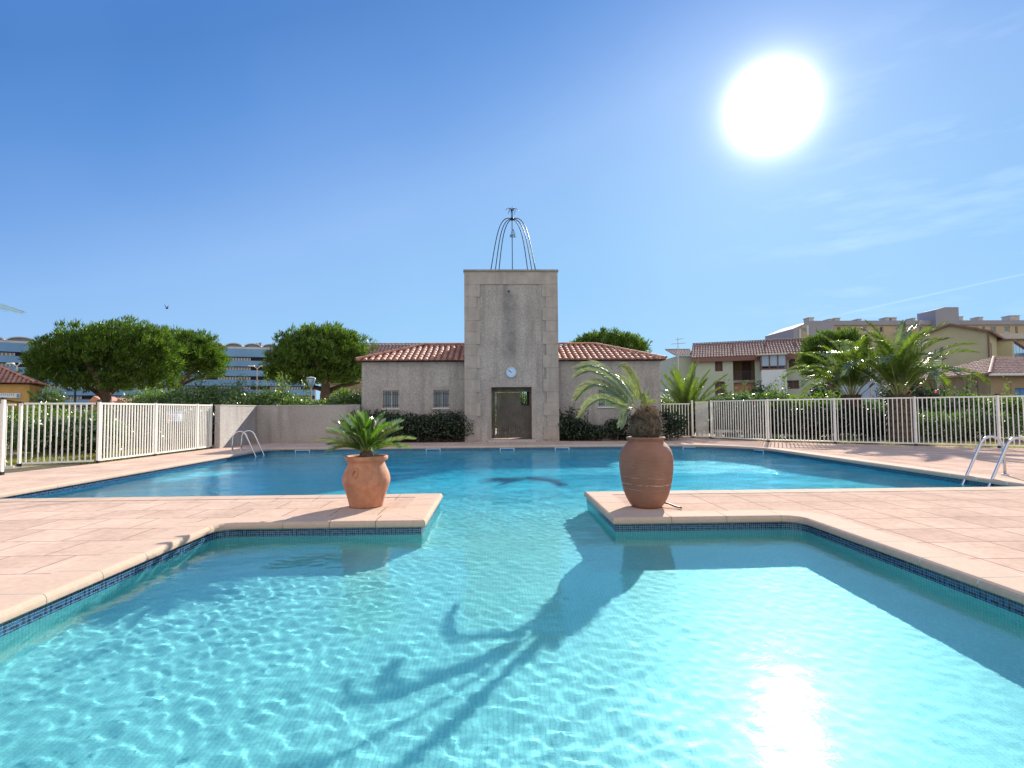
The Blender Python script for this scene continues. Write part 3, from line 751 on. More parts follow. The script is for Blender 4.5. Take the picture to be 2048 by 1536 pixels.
# sign on the left fence
sn = thing('notice_sign', 'small white and blue notice board tied to the left fence bars', 'sign', (-8.6, 15.5, .95))
bd = MB(); bd.box(-8.70, -8.685, 15.12, 15.86, .84, 1.13); bd.build('board', 'signwhite', sn)
bd = MB(); bd.box(-8.684, -8.68, 15.15, 15.83, 1.07, 1.12); bd.box(-8.684, -8.68, 15.15, 15.83, .85, .875)
for r_ in range(3): bd.box(-8.684, -8.68, 15.28, 15.8 - .08 * r_, .91 + r_ * .045, .925 + r_ * .045)
bd.build('lettering', 'signblue', sn)
bd = MB(); bd.box(-8.684, -8.68, 15.15, 15.25, .9, 1.05); bd.build('red_mark', 'red_flower', sn)

# ------------------------------------------------------------------ ladders
def ladder(x_deck, x_in, ys_, sgn, label, zt=.56):
    t = thing('pool_ladder', label, 'ladder', (x_deck, sum(ys_) / 2, 0))
    for y in ys_:
        pts = [Vector((x_deck, y, .0)), Vector((x_deck, y, .2)), Vector((x_deck + sgn * .01, y, zt - .2))]
        r = .19; cx_ = x_deck + sgn * (r + .012)
        for k in range(9):
            a = R_(180 - 150 * (k + .6) / 8.6); pts.append(Vector((cx_ + sgn * (r * math.cos(a)), y, zt - r + r * math.sin(a))))
        pts.append(Vector((x_in, y, -.14))); dx = (x_in - pts[-2].x) / (pts[-2].z + .14); pts.append(Vector((x_in + dx * .2, y, -.32))); pts.append(Vector((x_in + dx * .2, y, -.62)))
        m_ = MB(); m_.tube(pts, .021, 12); m_.build('handrail', 'steel', t, True)
        m_ = MB(); m_.lathe((x_deck, y, .004), [(.022, .02), (.045, .014), (.048, 0)], 16); m_.build('base_flange', 'steel', t, True)
    xs_ = x_in + dx * .2
    for z in (-.4, -.6):
        m_ = MB(); m_.box(xs_ - .04, xs_ + .04, min(ys_) + .02, max(ys_) - .02, z - .015, z + .015); m_.build('step', 'steel', t)
ladder(-7.3, -6.66, (15.85, 16.4), 1, 'polished steel pool ladder by the garden wall on the far left')
ladder(8.14, 7.44, (8.31, 8.77), -1, 'large polished steel pool ladder at photo right edge', .62)

# ------------------------------------------------------------------ pots
def pot(name, c, prof, label, mat, extra=None):
    t = thing(name, label, 'pot', c)
    prof = [(a_ * 1.04, z_ * .955) for a_, z_ in prof] if name == 'storage_jar' else [(a_ * .98, z_ * .93) for a_, z_ in prof]
    b = MB(); b.lathe(c, prof, 64); b.build('pot_body', mat, t, True)
    return t
PL = Vector((-1.50, 6.60, .004)); PR = Vector((1.705, 6.33, .004))
def sm(prof, k=3):
    out = []
    for i in range(len(prof) - 1):
        p0 = prof[max(0, i - 1)]; p1 = prof[i]; p2 = prof[i + 1]; p3 = prof[min(len(prof) - 1, i + 2)]
        for j in range(k):
            t = j / k; out.append(tuple(.5 * (2 * p1[d] + (p2[d] - p0[d]) * t + (2 * p0[d] - 5 * p1[d] + 4 * p2[d] - p3[d]) * t * t + (3 * p1[d] - p0[d] - 3 * p2[d] + p3[d]) * t ** 3) for d in (0, 1)))
    out.append(prof[-1]); return out
lp = pot('flower_pot', PL, [(0, 0), (.19, 0)] + sm([(.195, .012), (.21, .08), (.235, .17), (.268, .27), (.277, .33), (.262, .41), (.232, .48), (.213, .535), (.22, .555), (.245, .575), (.25, .60), (.246, .618), (.228, .622), (.20, .60), (.19, .54)], 3), 'squat orange terracotta pot with a flared rim and raised curl on the left deck', 'terracotta')
b = MB(); b.lathe(PL, [(0, .535), (.1, .535), (.19, .52)], 32); b.build('soil', 'soil', lp)
# raised curl on its shoulder
cu = MB(); pts = []; rr = []
def onpot(ang, z, out=0):
    import bisect
    pr = [(.263, .251), (.2715, .307), (.257, .381), (.227, .446), (.209, .498)]
    for (r0, z0), (r1, z1) in zip(pr[:-1], pr[1:]):
        if z0 <= z <= z1: r = r0 + (r1 - r0) * (z - z0) / (z1 - z0); break
    return PL + Vector(((r + out) * math.cos(ang), (r + out) * math.sin(ang), z))
for k in range(22):
    a = R_(-60 + 300 * (1 - k / 21)); rad = .03 + .016 * k / 21; pts.append(onpot(R_(-108) + rad * .75 * math.cos(a) / .25, .395 + rad * 1.1 * math.sin(a), .012)); rr.append(.006 + .006 * math.sin(math.pi * k / 21))
cu.tube(pts, rr, 8); cu.build('raised_curl', 'terracotta', lp, True)
def jar_mat():
    m, t, o = nt('weathered_jar_clay'); p = N(t, 'ShaderNodeBsdfPrincipled', Roughness=.8)
    c = ramp(t, noisef(t, 3, 5), [(.3, (.20, .09, .06)), (.7, (.33, .16, .105))])
    c = mixc(t, ramp(t, noisef(t, 12, 4, coords(t, (2.5, 2.5, .5))), [(.48, 0.), (.75, .45)]), c, (.22, .12, .085))
    sx = t.nodes.new('ShaderNodeSeparateXYZ'); t.links.new(coords(t), sx.inputs[0])
    wv = N(t, 'ShaderNodeMath', operation='MULTIPLY_ADD'); t.links.new(noisef(t, 3, 3), wv.inputs[0]); wv.inputs[1].default_value = .06; t.links.new(sx.outputs[2], wv.inputs[2])
    for zc, wd, am in ((.265, .006, .75), (.345, .005, .35), (.21, .005, .25)):
        a = N(t, 'ShaderNodeMath', operation='SUBTRACT'); a.inputs[1].default_value = zc + .03; t.links.new(wv.outputs[0], a.inputs[0])
        b = N(t, 'ShaderNodeMath', operation='ABSOLUTE'); t.links.new(a.outputs[0], b.inputs[0])
        r = N(t, 'ShaderNodeMapRange'); r.inputs[1].default_value = wd; r.inputs[2].default_value = wd * .3; t.links.new(b.outputs[0], r.inputs[0])
        mm = N(t, 'ShaderNodeMath', operation='MULTIPLY'); t.links.new(r.outputs[0], mm.inputs[0]); t.links.new(ramp(t, noisef(t, 10, 4), [(.42, 0.), (.6, am)]), mm.inputs[1])
        c = mixc(t, mm.outputs[0], c, (.62, .52, .46))
    t.links.new(c, p.inputs['Base Color']); t.links.new(bump(t, noisef(t, 10, 5, coords(t, (1, 1, 5))), .01), p.inputs['Normal']); t.links.new(p.outputs[0], o.inputs[0]); return m
M['jar'] = jar_mat()
rp = pot('storage_jar', PR, [(0, 0), (.155, 0)] + sm([(.163, .01), (.19, .05), (.228, .13), (.262, .26), (.281, .39), (.289, .52), (.277, .63), (.245, .70), (.205, .745), (.188, .765), (.196, .785), (.208, .80), (.206, .815), (.185, .818), (.17, .80), (.165, .76)], 3), 'tall brown weathered clay jar with a narrow neck on the right deck', 'jar')
b = MB(); b.lathe(PR, [(0, .755), (.08, .755), (.17, .75)], 32); b.build('soil', 'soil', rp)
hs = MB(); hs.tube(bez(PR + Vector((.17, .02, .01)), PR + Vector((.2, 0, .07)), PR + Vector((.24, -.1, .02)), PR + Vector((.33, -.2, .01)), 8), .009, 6)
o = hs.build('irrigation_tube', 'hose', None, True); tag(o, 'short black irrigation tube at the foot of the tall jar', 'tube')

# ------------------------------------------------------------------ fronds
def frond_pts(par, pts, leaf, ll, npair, wind=(0, 0, 0), up=.15, droop=.35, wl=.02, r0=.012, start=.12, fold=.35, rmat='rachis', seed=0, name='frond', twist=0.):
    """pts: rachis curve; leaflets in pairs along it, both real geometry"""
    rg_ = random.Random(seed); pts = [Vector(p) for p in pts]; n = len(pts)
    cum = [0]
    for a, b in zip(pts[:-1], pts[1:]): cum.append(cum[-1] + (b - a).length)
    L = cum[-1]
    def ev(t):
        s = t * L
        for i in range(n - 1):
            if s <= cum[i + 1] or i == n - 2:
                k = (s - cum[i]) / max(1e-6, cum[i + 1] - cum[i]); return pts[i].lerp(pts[i + 1], k), (pts[i + 1] - pts[i]).normalized()
    mb = MB(); mb.tube(pts, [r0 * (1 - .8 * i / (n - 1)) for i in range(n)], 5, 1)
    w = Vector(wind)
    for k in range(npair):
        t = start + (1 - start) * (k + .5) / npair; p, tg = ev(t)
        sd = tg.cross(Z_)
        if sd.length < .1: sd = tg.cross(X_)
        sd.normalize(); nr = sd.cross(tg).normalized(); sd, nr = sd * math.cos(twist) + nr * math.sin(twist), nr * math.cos(twist) - sd * math.sin(twist)
        l = ll * (math.sin(math.pi * min(1, .12 + .88 * (1 - (1 - t) ** 1.0) * .93 + .0)) ** .5 if t > .5 else .55 + .9 * t) * rg_.uniform(.85, 1.1)
        l = max(l, ll * .25)
        for sg_ in (-1, 1):
            d = (sd * sg_ * (1 - .45 * t) + tg * (.55 + .5 * t) + nr * (fold + up * rg_.uniform(-1, 1)) + w * .5).normalized()
            e = (d * .8 - Z_ * droop + w).normalized()
            q0 = p; q1 = p + d * l * .5; q2 = q1 + e * l * .5; ww = tg.cross(d).cross(d).normalized() * wl * .5
            mb.add([q0 - ww * .6, q0 + ww * .6, q1 + ww, q1 - ww, q2], [(0, 1, 2, 3), (3, 2, 4)], 0)
    return mb.build(name, [leaf, rmat], par)
def frond_curve(base, az, e0, L, bend, wind=Vector((0, 0, 0)), n=9, be=1.3):
    p = Vector(base); pts = [p.copy()]; 
    for i in range(n):
        t = (i + .5) / n; el = e0 - bend * t ** be
        d = Vector((math.cos(az) * math.cos(el), math.sin(az) * math.cos(el), math.sin(el))) + wind * t
        p = p + d.normalized() * L / n; pts.append(p.copy())
    return pts
def palm(name, base, h, rtr, nf, L, label, wind=(0, 0, 0), seed=1, ll=.36, group=None, e=(25, 88), leaf='palmleaf', bend=(35, 100), wl=.022, be=1.3, sp=.034, droop=.25):
    rg_ = random.Random(seed); base = Vector(base); t = thing(name, label, 'palm', base, group); w = Vector(wind)
    b = MB(); prof = []
    k = max(6, int(h / .1))
    pts = []; rad = []
    for i in range(k + 1): pts.append(base + Z_ * (h * i / k)); rad.append(rtr * (1.05 - .15 * i / k) * (1 + (.07 if i % 2 else -.05)))
    b.tube(pts, rad, 12)
    for i in range(int(k * 14)):
        a = rg_.uniform(0, 6.28); z = rg_.uniform(.0, h); u = Vector((math.cos(a), math.sin(a), 0)); p = base + u * rtr * .9 + Z_ * z; s_ = Vector((-u.y, u.x, 0)) * .035
        b.add([p - s_, p + s_, p + u * .07 + Z_ * .14], [(0, 1, 2)])
    b.build('trunk', 'palm_trunk', t)
    top = base + Z_ * h
    for i in range(nf):
        q = (i + .5) / nf; az = i * 2.39996 + rg_.uniform(-.2, .2); el = R_(e[1] - (e[1] - e[0]) * q ** .85 + rg_.uniform(-5, 5)); bd = R_(bend[0] + (bend[1] - bend[0]) * q + rg_.uniform(-8, 8))
        u = Vector((math.cos(az), math.sin(az), 0)); ln = L * rg_.uniform(.85, 1.08)
        pts = frond_curve(top + u * rtr * .5 * q - Z_ * .15 * q, az, el, ln, bd, w * .6, 11, be)
        frond_pts(t, pts, leaf, ll, int(ln / sp), w * .35, .15, droop, wl, .016, .2, seed=seed * 100 + i)
    return t
# cycad in the squat pot
cy = thing('cycad_plant', 'dark green cycad with stiff arching leaves in the squat terracotta pot', 'plant', PL + Z_ * .535)
b = MB(); b.lathe(PL + Z_ * .53, [(.075, 0), (.085, .05), (.07, .09), (.03, .12), (0, .13)], 14)
b.build('trunk', 'palm_trunk', cy, True)
rg_ = random.Random(5)
for i in range(46):
    q = (i + .5) / 46; az = i * 2.39996; el = R_(80 - 54 * q + rg_.uniform(-8, 8)); ln = rg_.uniform(.44, .57) * (1 if q > .2 else .9)
    u = Vector((math.cos(az), math.sin(az), 0)); pts = frond_curve(PL + Z_ * .615 + u * .03, az, el, ln, R_(30 + 18 * q), Vector((0, 0, 0)), 8)
    frond_pts(cy, pts, 'cycad', .105, 38, (0, 0, 0), .12, -.0, .012, .006, .16, .55, seed=i, name='leaf')
# wind-blown palm in the tall jar
jp = thing('jar_palm', 'small wind blown date palm with fronds swept left in the tall jar', 'palm', PR + Z_ * .76)
b = MB(); jb = PR + Z_ * .75
b.lathe(jb, [(.13, 0), (.165, .06), (.185, .14), (.175, .22), (.135, .29), (.07, .34), (0, .36)], 20)
b.build('trunk', 'palm_trunk', jp, True)
b = MB(); rg_ = random.Random(9)
for i in range(700):
    a = rg_.uniform(0, 6.28); zz = rg_.uniform(0, .33) if i < 480 else rg_.uniform(.22, .34); r = .18 * math.sin(math.pi * min(1, .25 + zz / .36 * .68)); u = Vector((math.cos(a), math.sin(a), 0)); s_ = Vector((-u.y, u.x, 0))
    p = jb + u * r * .95 + Z_ * zz; tl_ = rg_.uniform(.04, .10); d = (u * rg_.uniform(.35, .9) + Z_ * rg_.uniform(-.1, 1.) + s_ * rg_.uniform(-.5, .5)).normalized(); w_ = rg_.uniform(.006, .014)
    b.add([p - s_ * w_, p + s_ * w_, p + d * tl_ + s_ * w_ * .4, p + d * tl_ - s_ * w_ * .4], [(0, 1, 2, 3)], 0 if (zz > .24 or i % 6 == 0) else 1)
b.build('leaf_stubs', ['dry_leaf', 'palm_trunk'], jp)
FR = [([(1266, 806), (1262, 793), (1241, 763), (1212, 739), (1182, 729), (1152, 736)], -.42, .11), ([(1264, 808), (1250, 788), (1229, 765), (1199, 745), (1172, 742), (1150, 754)], .12, .10),
      ([(1266, 812), (1252, 801), (1234, 786), (1201, 768), (1173, 774), (1151, 798)], -.12, .12), ([(1262, 816), (1250, 812), (1232, 806), (1205, 797), (1180, 808), (1160, 833)], .34, .11),
      ([(1264, 816), (1255, 818), (1248, 828), (1245, 840), (1241, 853)], -.22, .09), ([(1284, 806), (1282, 790), (1277, 772), (1266, 747), (1251, 731), (1238, 735)], -.5, .085),
      ([(1288, 814), (1292, 803), (1297, 780)], .1, .06), ([(1290, 814), (1302, 806), (1311, 803)], -.05, .06), ([(1275, 808), (1268, 788), (1247, 762), (1218, 748)], .3, .1), ([(1286, 812), (1290, 800), (1287, 788)], -.1, .07)]
for i, (pp, dd, ll) in enumerate(FR):
    pts = []
    raw = [at(x, y, PR.y + dd * k / (len(pp) - 1)) for k, (x, y) in enumerate(pp)]
    for k in range(len(raw) - 1):
        p0, p1, p2, p3 = raw[max(0, k - 1)], raw[k], raw[k + 1], raw[min(len(raw) - 1, k + 2)]
        for q_ in range(4): u_ = q_ / 4; pts.append(.5 * (2 * p1 + (p2 - p0) * u_ + (2 * p0 - 5 * p1 + 4 * p2 - p3) * u_ ** 2 + (p3 - p0 + 3 * p1 - 3 * p2) * u_ ** 3))
    pts.append(raw[-1]); L = sum((b_ - a).length for a, b_ in zip(pts[:-1], pts[1:]))
    frond_pts(jp, pts, 'jarpalm', ll * 1.25, int(L / .0058), (-.35, -.05, -.05) if i not in (6, 7) else (0, 0, 0), .3, .35, .008, .009, .08, .3, seed=40 + i, twist=(.95, .8, 1.0, .9, .7, -.9, .4, .4, .8, .5)[i])

# ------------------------------------------------------------------ trees and shrubs
def pine(blobs, Y, trunk, label, n, group, L=.3, mat='needle', wind=(.0, 0, 0), name='umbrella_pine', W=.05, flat=-.7, base=None):
    """blobs: (px,py,rx,ry) outline lobes at distance Y; trunk: list of limb polylines [(px,py,r)...]"""
    t = thing(name, label, 'tree', base or (at(trunk[0][0][0], 800, Y).x, Y, 0), group)
    b = MB()
    for li, lm in enumerate(trunk):
        pts = []; rad = []
        for k, (x, y, r) in enumerate(lm):
            p = at(x, y, Y + (0 if k == 0 else (li % 3 - 1) * .35 * k))
            if k == 0 and li == 0: p.z = -.1
            pts.append(p); rad.append(r)
        b.tube(pts, rad, 8)
    b.build('trunk', 'bark', t, True)
    s = Y / FPX; tot = sum(a[2] * a[3] * a[2] for a in blobs); P = []; O = []
    for (px, py, rx, ry) in blobs:
        k = int(n * rx * rx * ry / tot); c = np.array(at(px, py, Y)); d = rdir(k * 2); d = d[d[:, 2] > flat][:k]
        rr = rng.uniform(0, 1, (len(d), 1)) ** .28
        # uneven outline: the shell swells and dips
        lump = np.array([noise.noise(Vector((v[0] * 2.3 + px, v[1] * 2.3, v[2] * 2.3 + py))) for v in d])[:, None]
        rr = rr * (1 + .42 * lump)
        e = d * np.array([rx * s, rx * s * .85, ry * s]) * rr; P.append(c + e); O.append(unit(e))
    P = np.concatenate(P); O = np.concatenate(O)
    nd = 13; tn = len(P); axis = unit(O * .55 + np.array([0, 0, .75]) + np.array(wind) + rng.normal(size=(tn, 3)) * .25)
    pos = np.repeat(P, nd, 0) + rng.normal(size=(tn * nd, 3)) * L * .22
    dr = unit(np.repeat(axis, nd, 0) + rng.normal(size=(tn * nd, 3)) * .42); sd = unit(np.cross(dr, rdir(tn * nd)))
    leafmesh('crown', pos, dr, sd, rng.uniform(.6, 1.1, tn * nd) * L, rng.uniform(.7, 1.3, tn * nd) * W, mat, t)
    return t
G1 = 'umbrella pines beyond the garden wall'
pine([(130, 735, 68, 48), (175, 705, 85, 48), (245, 700, 95, 52), (294, 725, 58, 58), (98, 752, 36, 40), (205, 765, 70, 26), (322, 755, 36, 40), (280, 765, 50, 24)], 31,
     [[(215, 812, .3), (212, 790, .26), (200, 765, .2), (180, 735, .12), (165, 710, .06)], [(212, 792, .2), (240, 765, .15), (275, 745, .1), (300, 730, .05)], [(210, 795, .17), (180, 775, .12), (150, 755, .1), (120, 740, .05)], [(206, 775, .14), (222, 740, .1), (230, 705, .05)], [(192, 782, .1), (165, 757, .08), (140, 730, .04)]],
     'wide leaning umbrella pine with forked trunk, largest tree left of the blue apartments', 3900, G1, .30, wind=(.35, 0, 0))
pine([(375, 715, 65, 45), (340, 700, 50, 40), (405, 735, 38, 38), (395, 705, 40, 32)], 38, [[(352, 822, .25), (350, 790, .2), (365, 760, .15), (390, 735, .08)], [(351, 790, .14), (340, 750, .1), (330, 715, .05)], [(358, 772, .12), (395, 755, .08), (420, 745, .04)]],
     'smaller umbrella pine standing right behind the widest pine', 2200, G1, .34, wind=(.3, 0, 0))
pine([(640, 712, 92, 50), (600, 735, 62, 42), (690, 735, 52, 44), (650, 690, 70, 32), (575, 748, 42, 28), (640, 755, 70, 22)], 29, [[(650, 822, .3), (650, 790, .25), (652, 765, .2), (640, 735, .12), (620, 705, .06)], [(651, 785, .16), (685, 772, .12), (720, 765, .05)], [(651, 780, .14), (620, 772, .1), (590, 755, .05)], [(652, 765, .15), (668, 735, .1), (680, 710, .05)]],
     'round crowned umbrella pine with upright trunk beside the left wing of the pool house', 3600, G1, .30, wind=(.25, 0, .1))
pine([(1215, 700, 72, 34), (1175, 705, 45, 25), (1255, 705, 40, 24)], 34, [[(1215, 822, .25), (1215, 770, .2), (1213, 720, .12)], [(1215, 770, .14), (1240, 735, .1), (1255, 710, .05)]],
     'rounded green tree crown showing above the right wing roof', 1800, None, .30, name='pine_tree')
pine([(1660, 715, 52, 42), (1640, 735, 38, 34), (1690, 700, 45, 36), (1650, 690, 35, 25)], 34, [[(1665, 822, .2), (1662, 785, .17), (1655, 750, .1), (1640, 725, .05)], [(1662, 780, .12), (1690, 740, .08), (1700, 715, .04)]],
     'rounded pine tree between the brown roofed house and the two palms', 2000, None, .3, name='pine_tree')

def shrub(name, label, cat, c, size, n, mat, Lf=.13, Wf=.035, group=None, shape=.6, flowers=None, shoots=0, lumps=6, up=.4, stemc=7, sseed=0, rough=.35):
    """leafy shrub: leaves spread through several lobes above real stems"""
    c = Vector(c); sx, sy, sz = size; t = thing(name, label, cat, (c.x, c.y, 0), group); rs = np.random.default_rng(sseed + int(abs(c.x) * 100))
    b = MB()
    for k in range(stemc):
        x = c.x + rs.uniform(-.4, .4) * sx; y = c.y + rs.uniform(-.3, .3) * sy
        b.tube([(x, y, -.05), (x + rs.uniform(-.15, .15), y, sz * .4), (x + rs.uniform(-.3, .3), y + rs.uniform(-.2, .2), sz * .85)], [.022, .016, .006], 5)
    sh = []
    for k in range(shoots):
        x = c.x + rs.uniform(-.45, .45) * sx; y = c.y + rs.uniform(-.3, .3) * sy; hh = sz * rs.uniform(1.08, 1.4)
        p = [Vector((x, y, sz * .6)), Vector((x + rs.uniform(-.1, .1), y, hh * .88)), Vector((x + rs.uniform(-.25, .25), y, hh))]; b.tube(p, [.012, .008, .004], 4); sh.append(p)
    b.build('stems', 'bark', t)
    P = []; n = int(n * 1.5)
    for k in range(lumps):
        cx = c.x + (((k + .5) / lumps) - .5) * sx * .82 + rs.uniform(-.05, .05) * sx; cy = c.y + rs.uniform(-.2, .2) * sy; hz = sz * rs.uniform(1 - rough, 1.02)
        m_ = n // lumps; d = rs.normal(size=(m_, 3)); d /= np.linalg.norm(d, axis=1, keepdims=True); r = rs.uniform(0, 1, (m_, 1)) ** .42
        ex = np.array([sx / lumps * 1.05 + .12 * sx, sy * .5, hz * .5]); r = r * (1 + .25 * np.array([noise.noise(Vector(v * 2.6) + Vector((cx, k, 0))) for v in d])[:, None])
        P.append(np.array([cx, cy, hz * .5]) + d * ex * r)
    P = np.concatenate(P)
    for p in sh:
        m_ = 60; tt = rs.uniform(0, 1, m_); q = np.array([list(p[0].lerp(p[2], x)) for x in tt]); P = np.concatenate([P, q + rs.normal(size=(m_, 3)) * .05])
    P = P[P[:, 2] > .03]
    m_ = len(P); d = unit(rs.normal(size=(m_, 3)) + np.array([0, 0, up])); s_ = unit(np.cross(d, rs.normal(size=(m_, 3))))
    leafmesh('foliage', P, d, s_, rs.uniform(.7, 1.3, m_) * Lf, rs.uniform(.8, 1.4, m_) * Wf * 1.15, mat, t)
    if flowers:
        fm, fn, fs = flowers; idx = rs.choice(np.nonzero(P[:, 2] > sz * .45)[0], fn)
        pos = np.repeat(P[idx] + np.array([0, -sy * .15, .03]), 7, 0); d = unit(rs.normal(size=(len(pos), 3))); s_ = unit(np.cross(d, rs.normal(size=(len(pos), 3))))
        leafmesh('flowers', pos, d, s_, fs, fs * .8, fm, t)
    return t
def sh_px(name, label, cat, px0, px1, ytop, Y, thick, n, mat, **kw):
    a, b_ = at(px0, 800, Y), at(px1, 800, Y); z = at((px0 + px1) / 2, ytop, Y).z
    return shrub(name, label, cat, ((a.x + b_.x) / 2, Y + thick / 2, 0), (b_.x - a.x, thick, z), n, mat, **kw)
GL = 'oleander bushes beyond the garden wall'
sh_px('oleander_bush', 'pale green fine leaved oleander bush right of the forked pine trunk', 'bush', 232, 350, 768, 23, 2.2, 14000, 'limeleaf', Lf=.13, Wf=.03, rough=.12, group=GL, flowers=('pink_flower', 8, .04))
sh_px('oleander_bush', 'bushy green oleander behind the end of the left fence', 'bush', 335, 455, 766, 22.5, 2.2, 16000, 'limeleaf', Lf=.13, Wf=.035, rough=.12, group=GL, shoots=3)
sh_px('oleander_bush', 'oleander bush with tall thin shoots rising above the wall corner', 'bush', 440, 560, 776, 22, 2.2, 16000, 'limeleaf', Lf=.13, Wf=.035, rough=.12, group=GL, shoots=16, sseed=4)
sh_px('oleander_bush', 'low glossy oleander bush left of the slim lamp post', 'bush', 545, 650, 788, 22, 2.0, 12000, 'limeleaf', Lf=.12, Wf=.035, rough=.12, group=GL, shoots=2)
sh_px('oleander_bush', 'glossy oleander bush touching the left wall of the pool house', 'bush', 640, 720, 776, 22, 2.0, 13000, 'limeleaf', Lf=.12, Wf=.035, rough=.12, group=GL)
GF = 'shrubs behind the left fence'
sh_px('garden_shrub', 'dark broad shrub behind the fence panel nearest the left gate', 'bush', 215, 330, 822, 19, 2.0, 6000, 'darkleaf', Lf=.11, Wf=.04, group=GF)
sh_px('garden_shrub', 'dark shrub behind the fence panel that carries the sign', 'bush', 320, 436, 822, 20.5, 1.8, 6500, 'darkleaf', Lf=.11, Wf=.04, group=GF)
sh_px('garden_shrub', 'yellow green flecked shrub behind the open gate leaf', 'bush', 100, 215, 815, 16.5, 1.8, 7500, 'yellowleaf', Lf=.09, Wf=.04, group=GF, flowers=('dry_leaf', 60, .04))
sh_px('garden_shrub', 'mixed green shrub behind the left gate post', 'bush', -60, 110, 806, 17.5, 2.0, 8000, 'limeleaf', Lf=.1, Wf=.035, group=GF)
sh_px('garden_shrub', 'grey green shrub beside the ochre house corner', 'bush', 60, 96, 772, 24, 1.5, 3500, 'oleander', Lf=.14, Wf=.04, group=GF)
sh_px('garden_shrub', 'dense dark shrub behind the left fence between gate and second post', 'bush', 190, 300, 812, 16.8, 1.3, 7000, 'darkleaf', Lf=.11, Wf=.045, group=GF, rough=.15)
sh_px('garden_shrub', 'dense dark shrub behind the short last panel of the left fence', 'bush', 285, 432, 813, 18.3, 1.3, 8000, 'darkleaf', Lf=.11, Wf=.045, group=GF, rough=.15)
sh_px('garden_shrub', 'dark green low shrub mass just inside the open gate', 'bush', 10, 210, 822, 14.8, 1.3, 9000, 'oleander', Lf=.1, Wf=.04, group=GF, rough=.2)
GH = 'clipped dark bushes against the pool house'
shrub('clipped_hedge', 'tall end of the dark hedge behind the cycad under the left window', 'hedge', (-4.25, 19.75, 0), (1.7, .9, 1.16), 6500, 'darkleaf', .06, .035, group=GH, rough=.05, lumps=4)
shrub('clipped_hedge', 'lower middle of the dark hedge between the two left windows', 'hedge', (-2.85, 19.75, 0), (1.6, .9, 1.05), 6500, 'darkleaf', .06, .035, group=GH, rough=.07, lumps=4)
shrub('clipped_hedge', 'dark bush filling the corner left of the tower', 'hedge', (-1.65, 19.65, 0), (1.3, .9, 1.12), 5500, 'darkleaf', .06, .035, group=GH, rough=.08, lumps=3)
shrub('dark_bush', 'dark rounded bush with taller sprigs in the corner right of the tower', 'bush', (2.75, 19.8, 0), (1.05, .8, .9), 3500, 'darkleaf', .07, .04, group=GH, shoots=7, lumps=3)
shrub('dark_bush', 'low dark mound on the bare soil right of the tower', 'bush', (3.35, 19.75, 0), (.8, .7, .62), 2200, 'darkleaf', .07, .04, group=GH, lumps=2)
shrub('dark_bush', 'dark bush behind the palm stump left of the tall jar rim', 'bush', (4.55, 19.7, 0), (1.0, .8, .85), 3000, 'darkleaf', .07, .04, group=GH, lumps=3)
shrub('dark_bush', 'large dark bush at the right corner of the pool house', 'bush', (5.7, 19.5, 0), (1.5, 1.0, 1.12), 5500, 'darkleaf', .07, .04, group=GH, lumps=3, rough=.15)
shrub('garden_shrub', 'green shrub glimpsed through the top of the slatted gate', 'bush', (1.2, 25.5, 0), (2.2, 1.5, 2.6), 6000, 'limeleaf', .12, .04)
GR = 'shrubs behind the right fence'
sh_px('hibiscus_hedge', 'leafy green hibiscus with red blooms behind the first right fence panel', 'hedge', 1415, 1560, 778, 21.3, 2.0, 9000, 'oleander', Lf=.12, Wf=.05, group=GR, flowers=('red_flower', 4, .10), shoots=3)
sh_px('hibiscus_hedge', 'leafy green hedge below the arched window behind the second right fence panel', 'hedge', 1545, 1700, 772, 20.8, 2.0, 9000, 'limeleaf', Lf=.12, Wf=.05, group=GR, shoots=3, flowers=('red_flower', 1, .06))
sh_px('garden_shrub', 'dense green shrub between the feet of the two right palms', 'bush', 1735, 1790, 782, 21, 1.6, 4500, 'oleander', Lf=.11, Wf=.045, group=GR)
sh_px('oleander_bush', 'dark oleander with pink blooms right of the big palm', 'bush', 1815, 1935, 742, 21.5, 2.2, 9500, 'darkleaf', Lf=.15, Wf=.04, group=GR, flowers=('pink_flower', 9, .07), shoots=4)
sh_px('garden_shrub', 'low glossy shrub in front of the yellow gabled house', 'bush', 1925, 1985, 772, 19, 1.6, 5000, 'oleander', Lf=.10, Wf=.045, group=GR, shoots=2)
sh_px('garden_shrub', 'low glossy shrub below the small brown house at the right edge', 'bush', 1975, 2100, 778, 18.5, 1.6, 6500, 'limeleaf', Lf=.10, Wf=.045, group=GR, shoots=1)
sh_px('garden_shrub', 'dark ivy like shrub low behind the third right fence panel', 'bush', 1730, 1870, 812, 18.6, 1.4, 6000, 'darkleaf', Lf=.10, Wf=.05, group=GR)
sh_px('garden_shrub', 'mid green feathery shrub low behind the fourth right fence panel', 'bush', 1850, 2060, 808, 17.6, 1.4, 7000, 'oleander', Lf=.12, Wf=.03, group=GR)
sh_px('garden_shrub', 'dark leafy mass low behind the second right fence panel', 'bush', 1440, 1600, 808, 20.2, 1.2, 8000, 'darkleaf', Lf=.10, Wf=.05, group=GR, rough=.15)
sh_px('garden_shrub', 'dark leafy mass low before the left of the two palms', 'bush', 1590, 1740, 806, 19.0, 1.2, 8000, 'darkleaf', Lf=.10, Wf=.05, group=GR, rough=.15)
sh_px('garden_shrub', 'shaded shrub at the foot of the palm beside the pool house', 'bush', 1328, 1420, 785, 22.2, 1.8, 6000, 'oleander', Lf=.11, Wf=.04, group=GR)
sh_px('garden_shrub', 'dark shrub in front of the glazed balcony of the brown roofed house', 'bush', 1520, 1570, 752, 40, 2.0, 2500, 'darkleaf', Lf=.22, Wf=.09, group=GR)
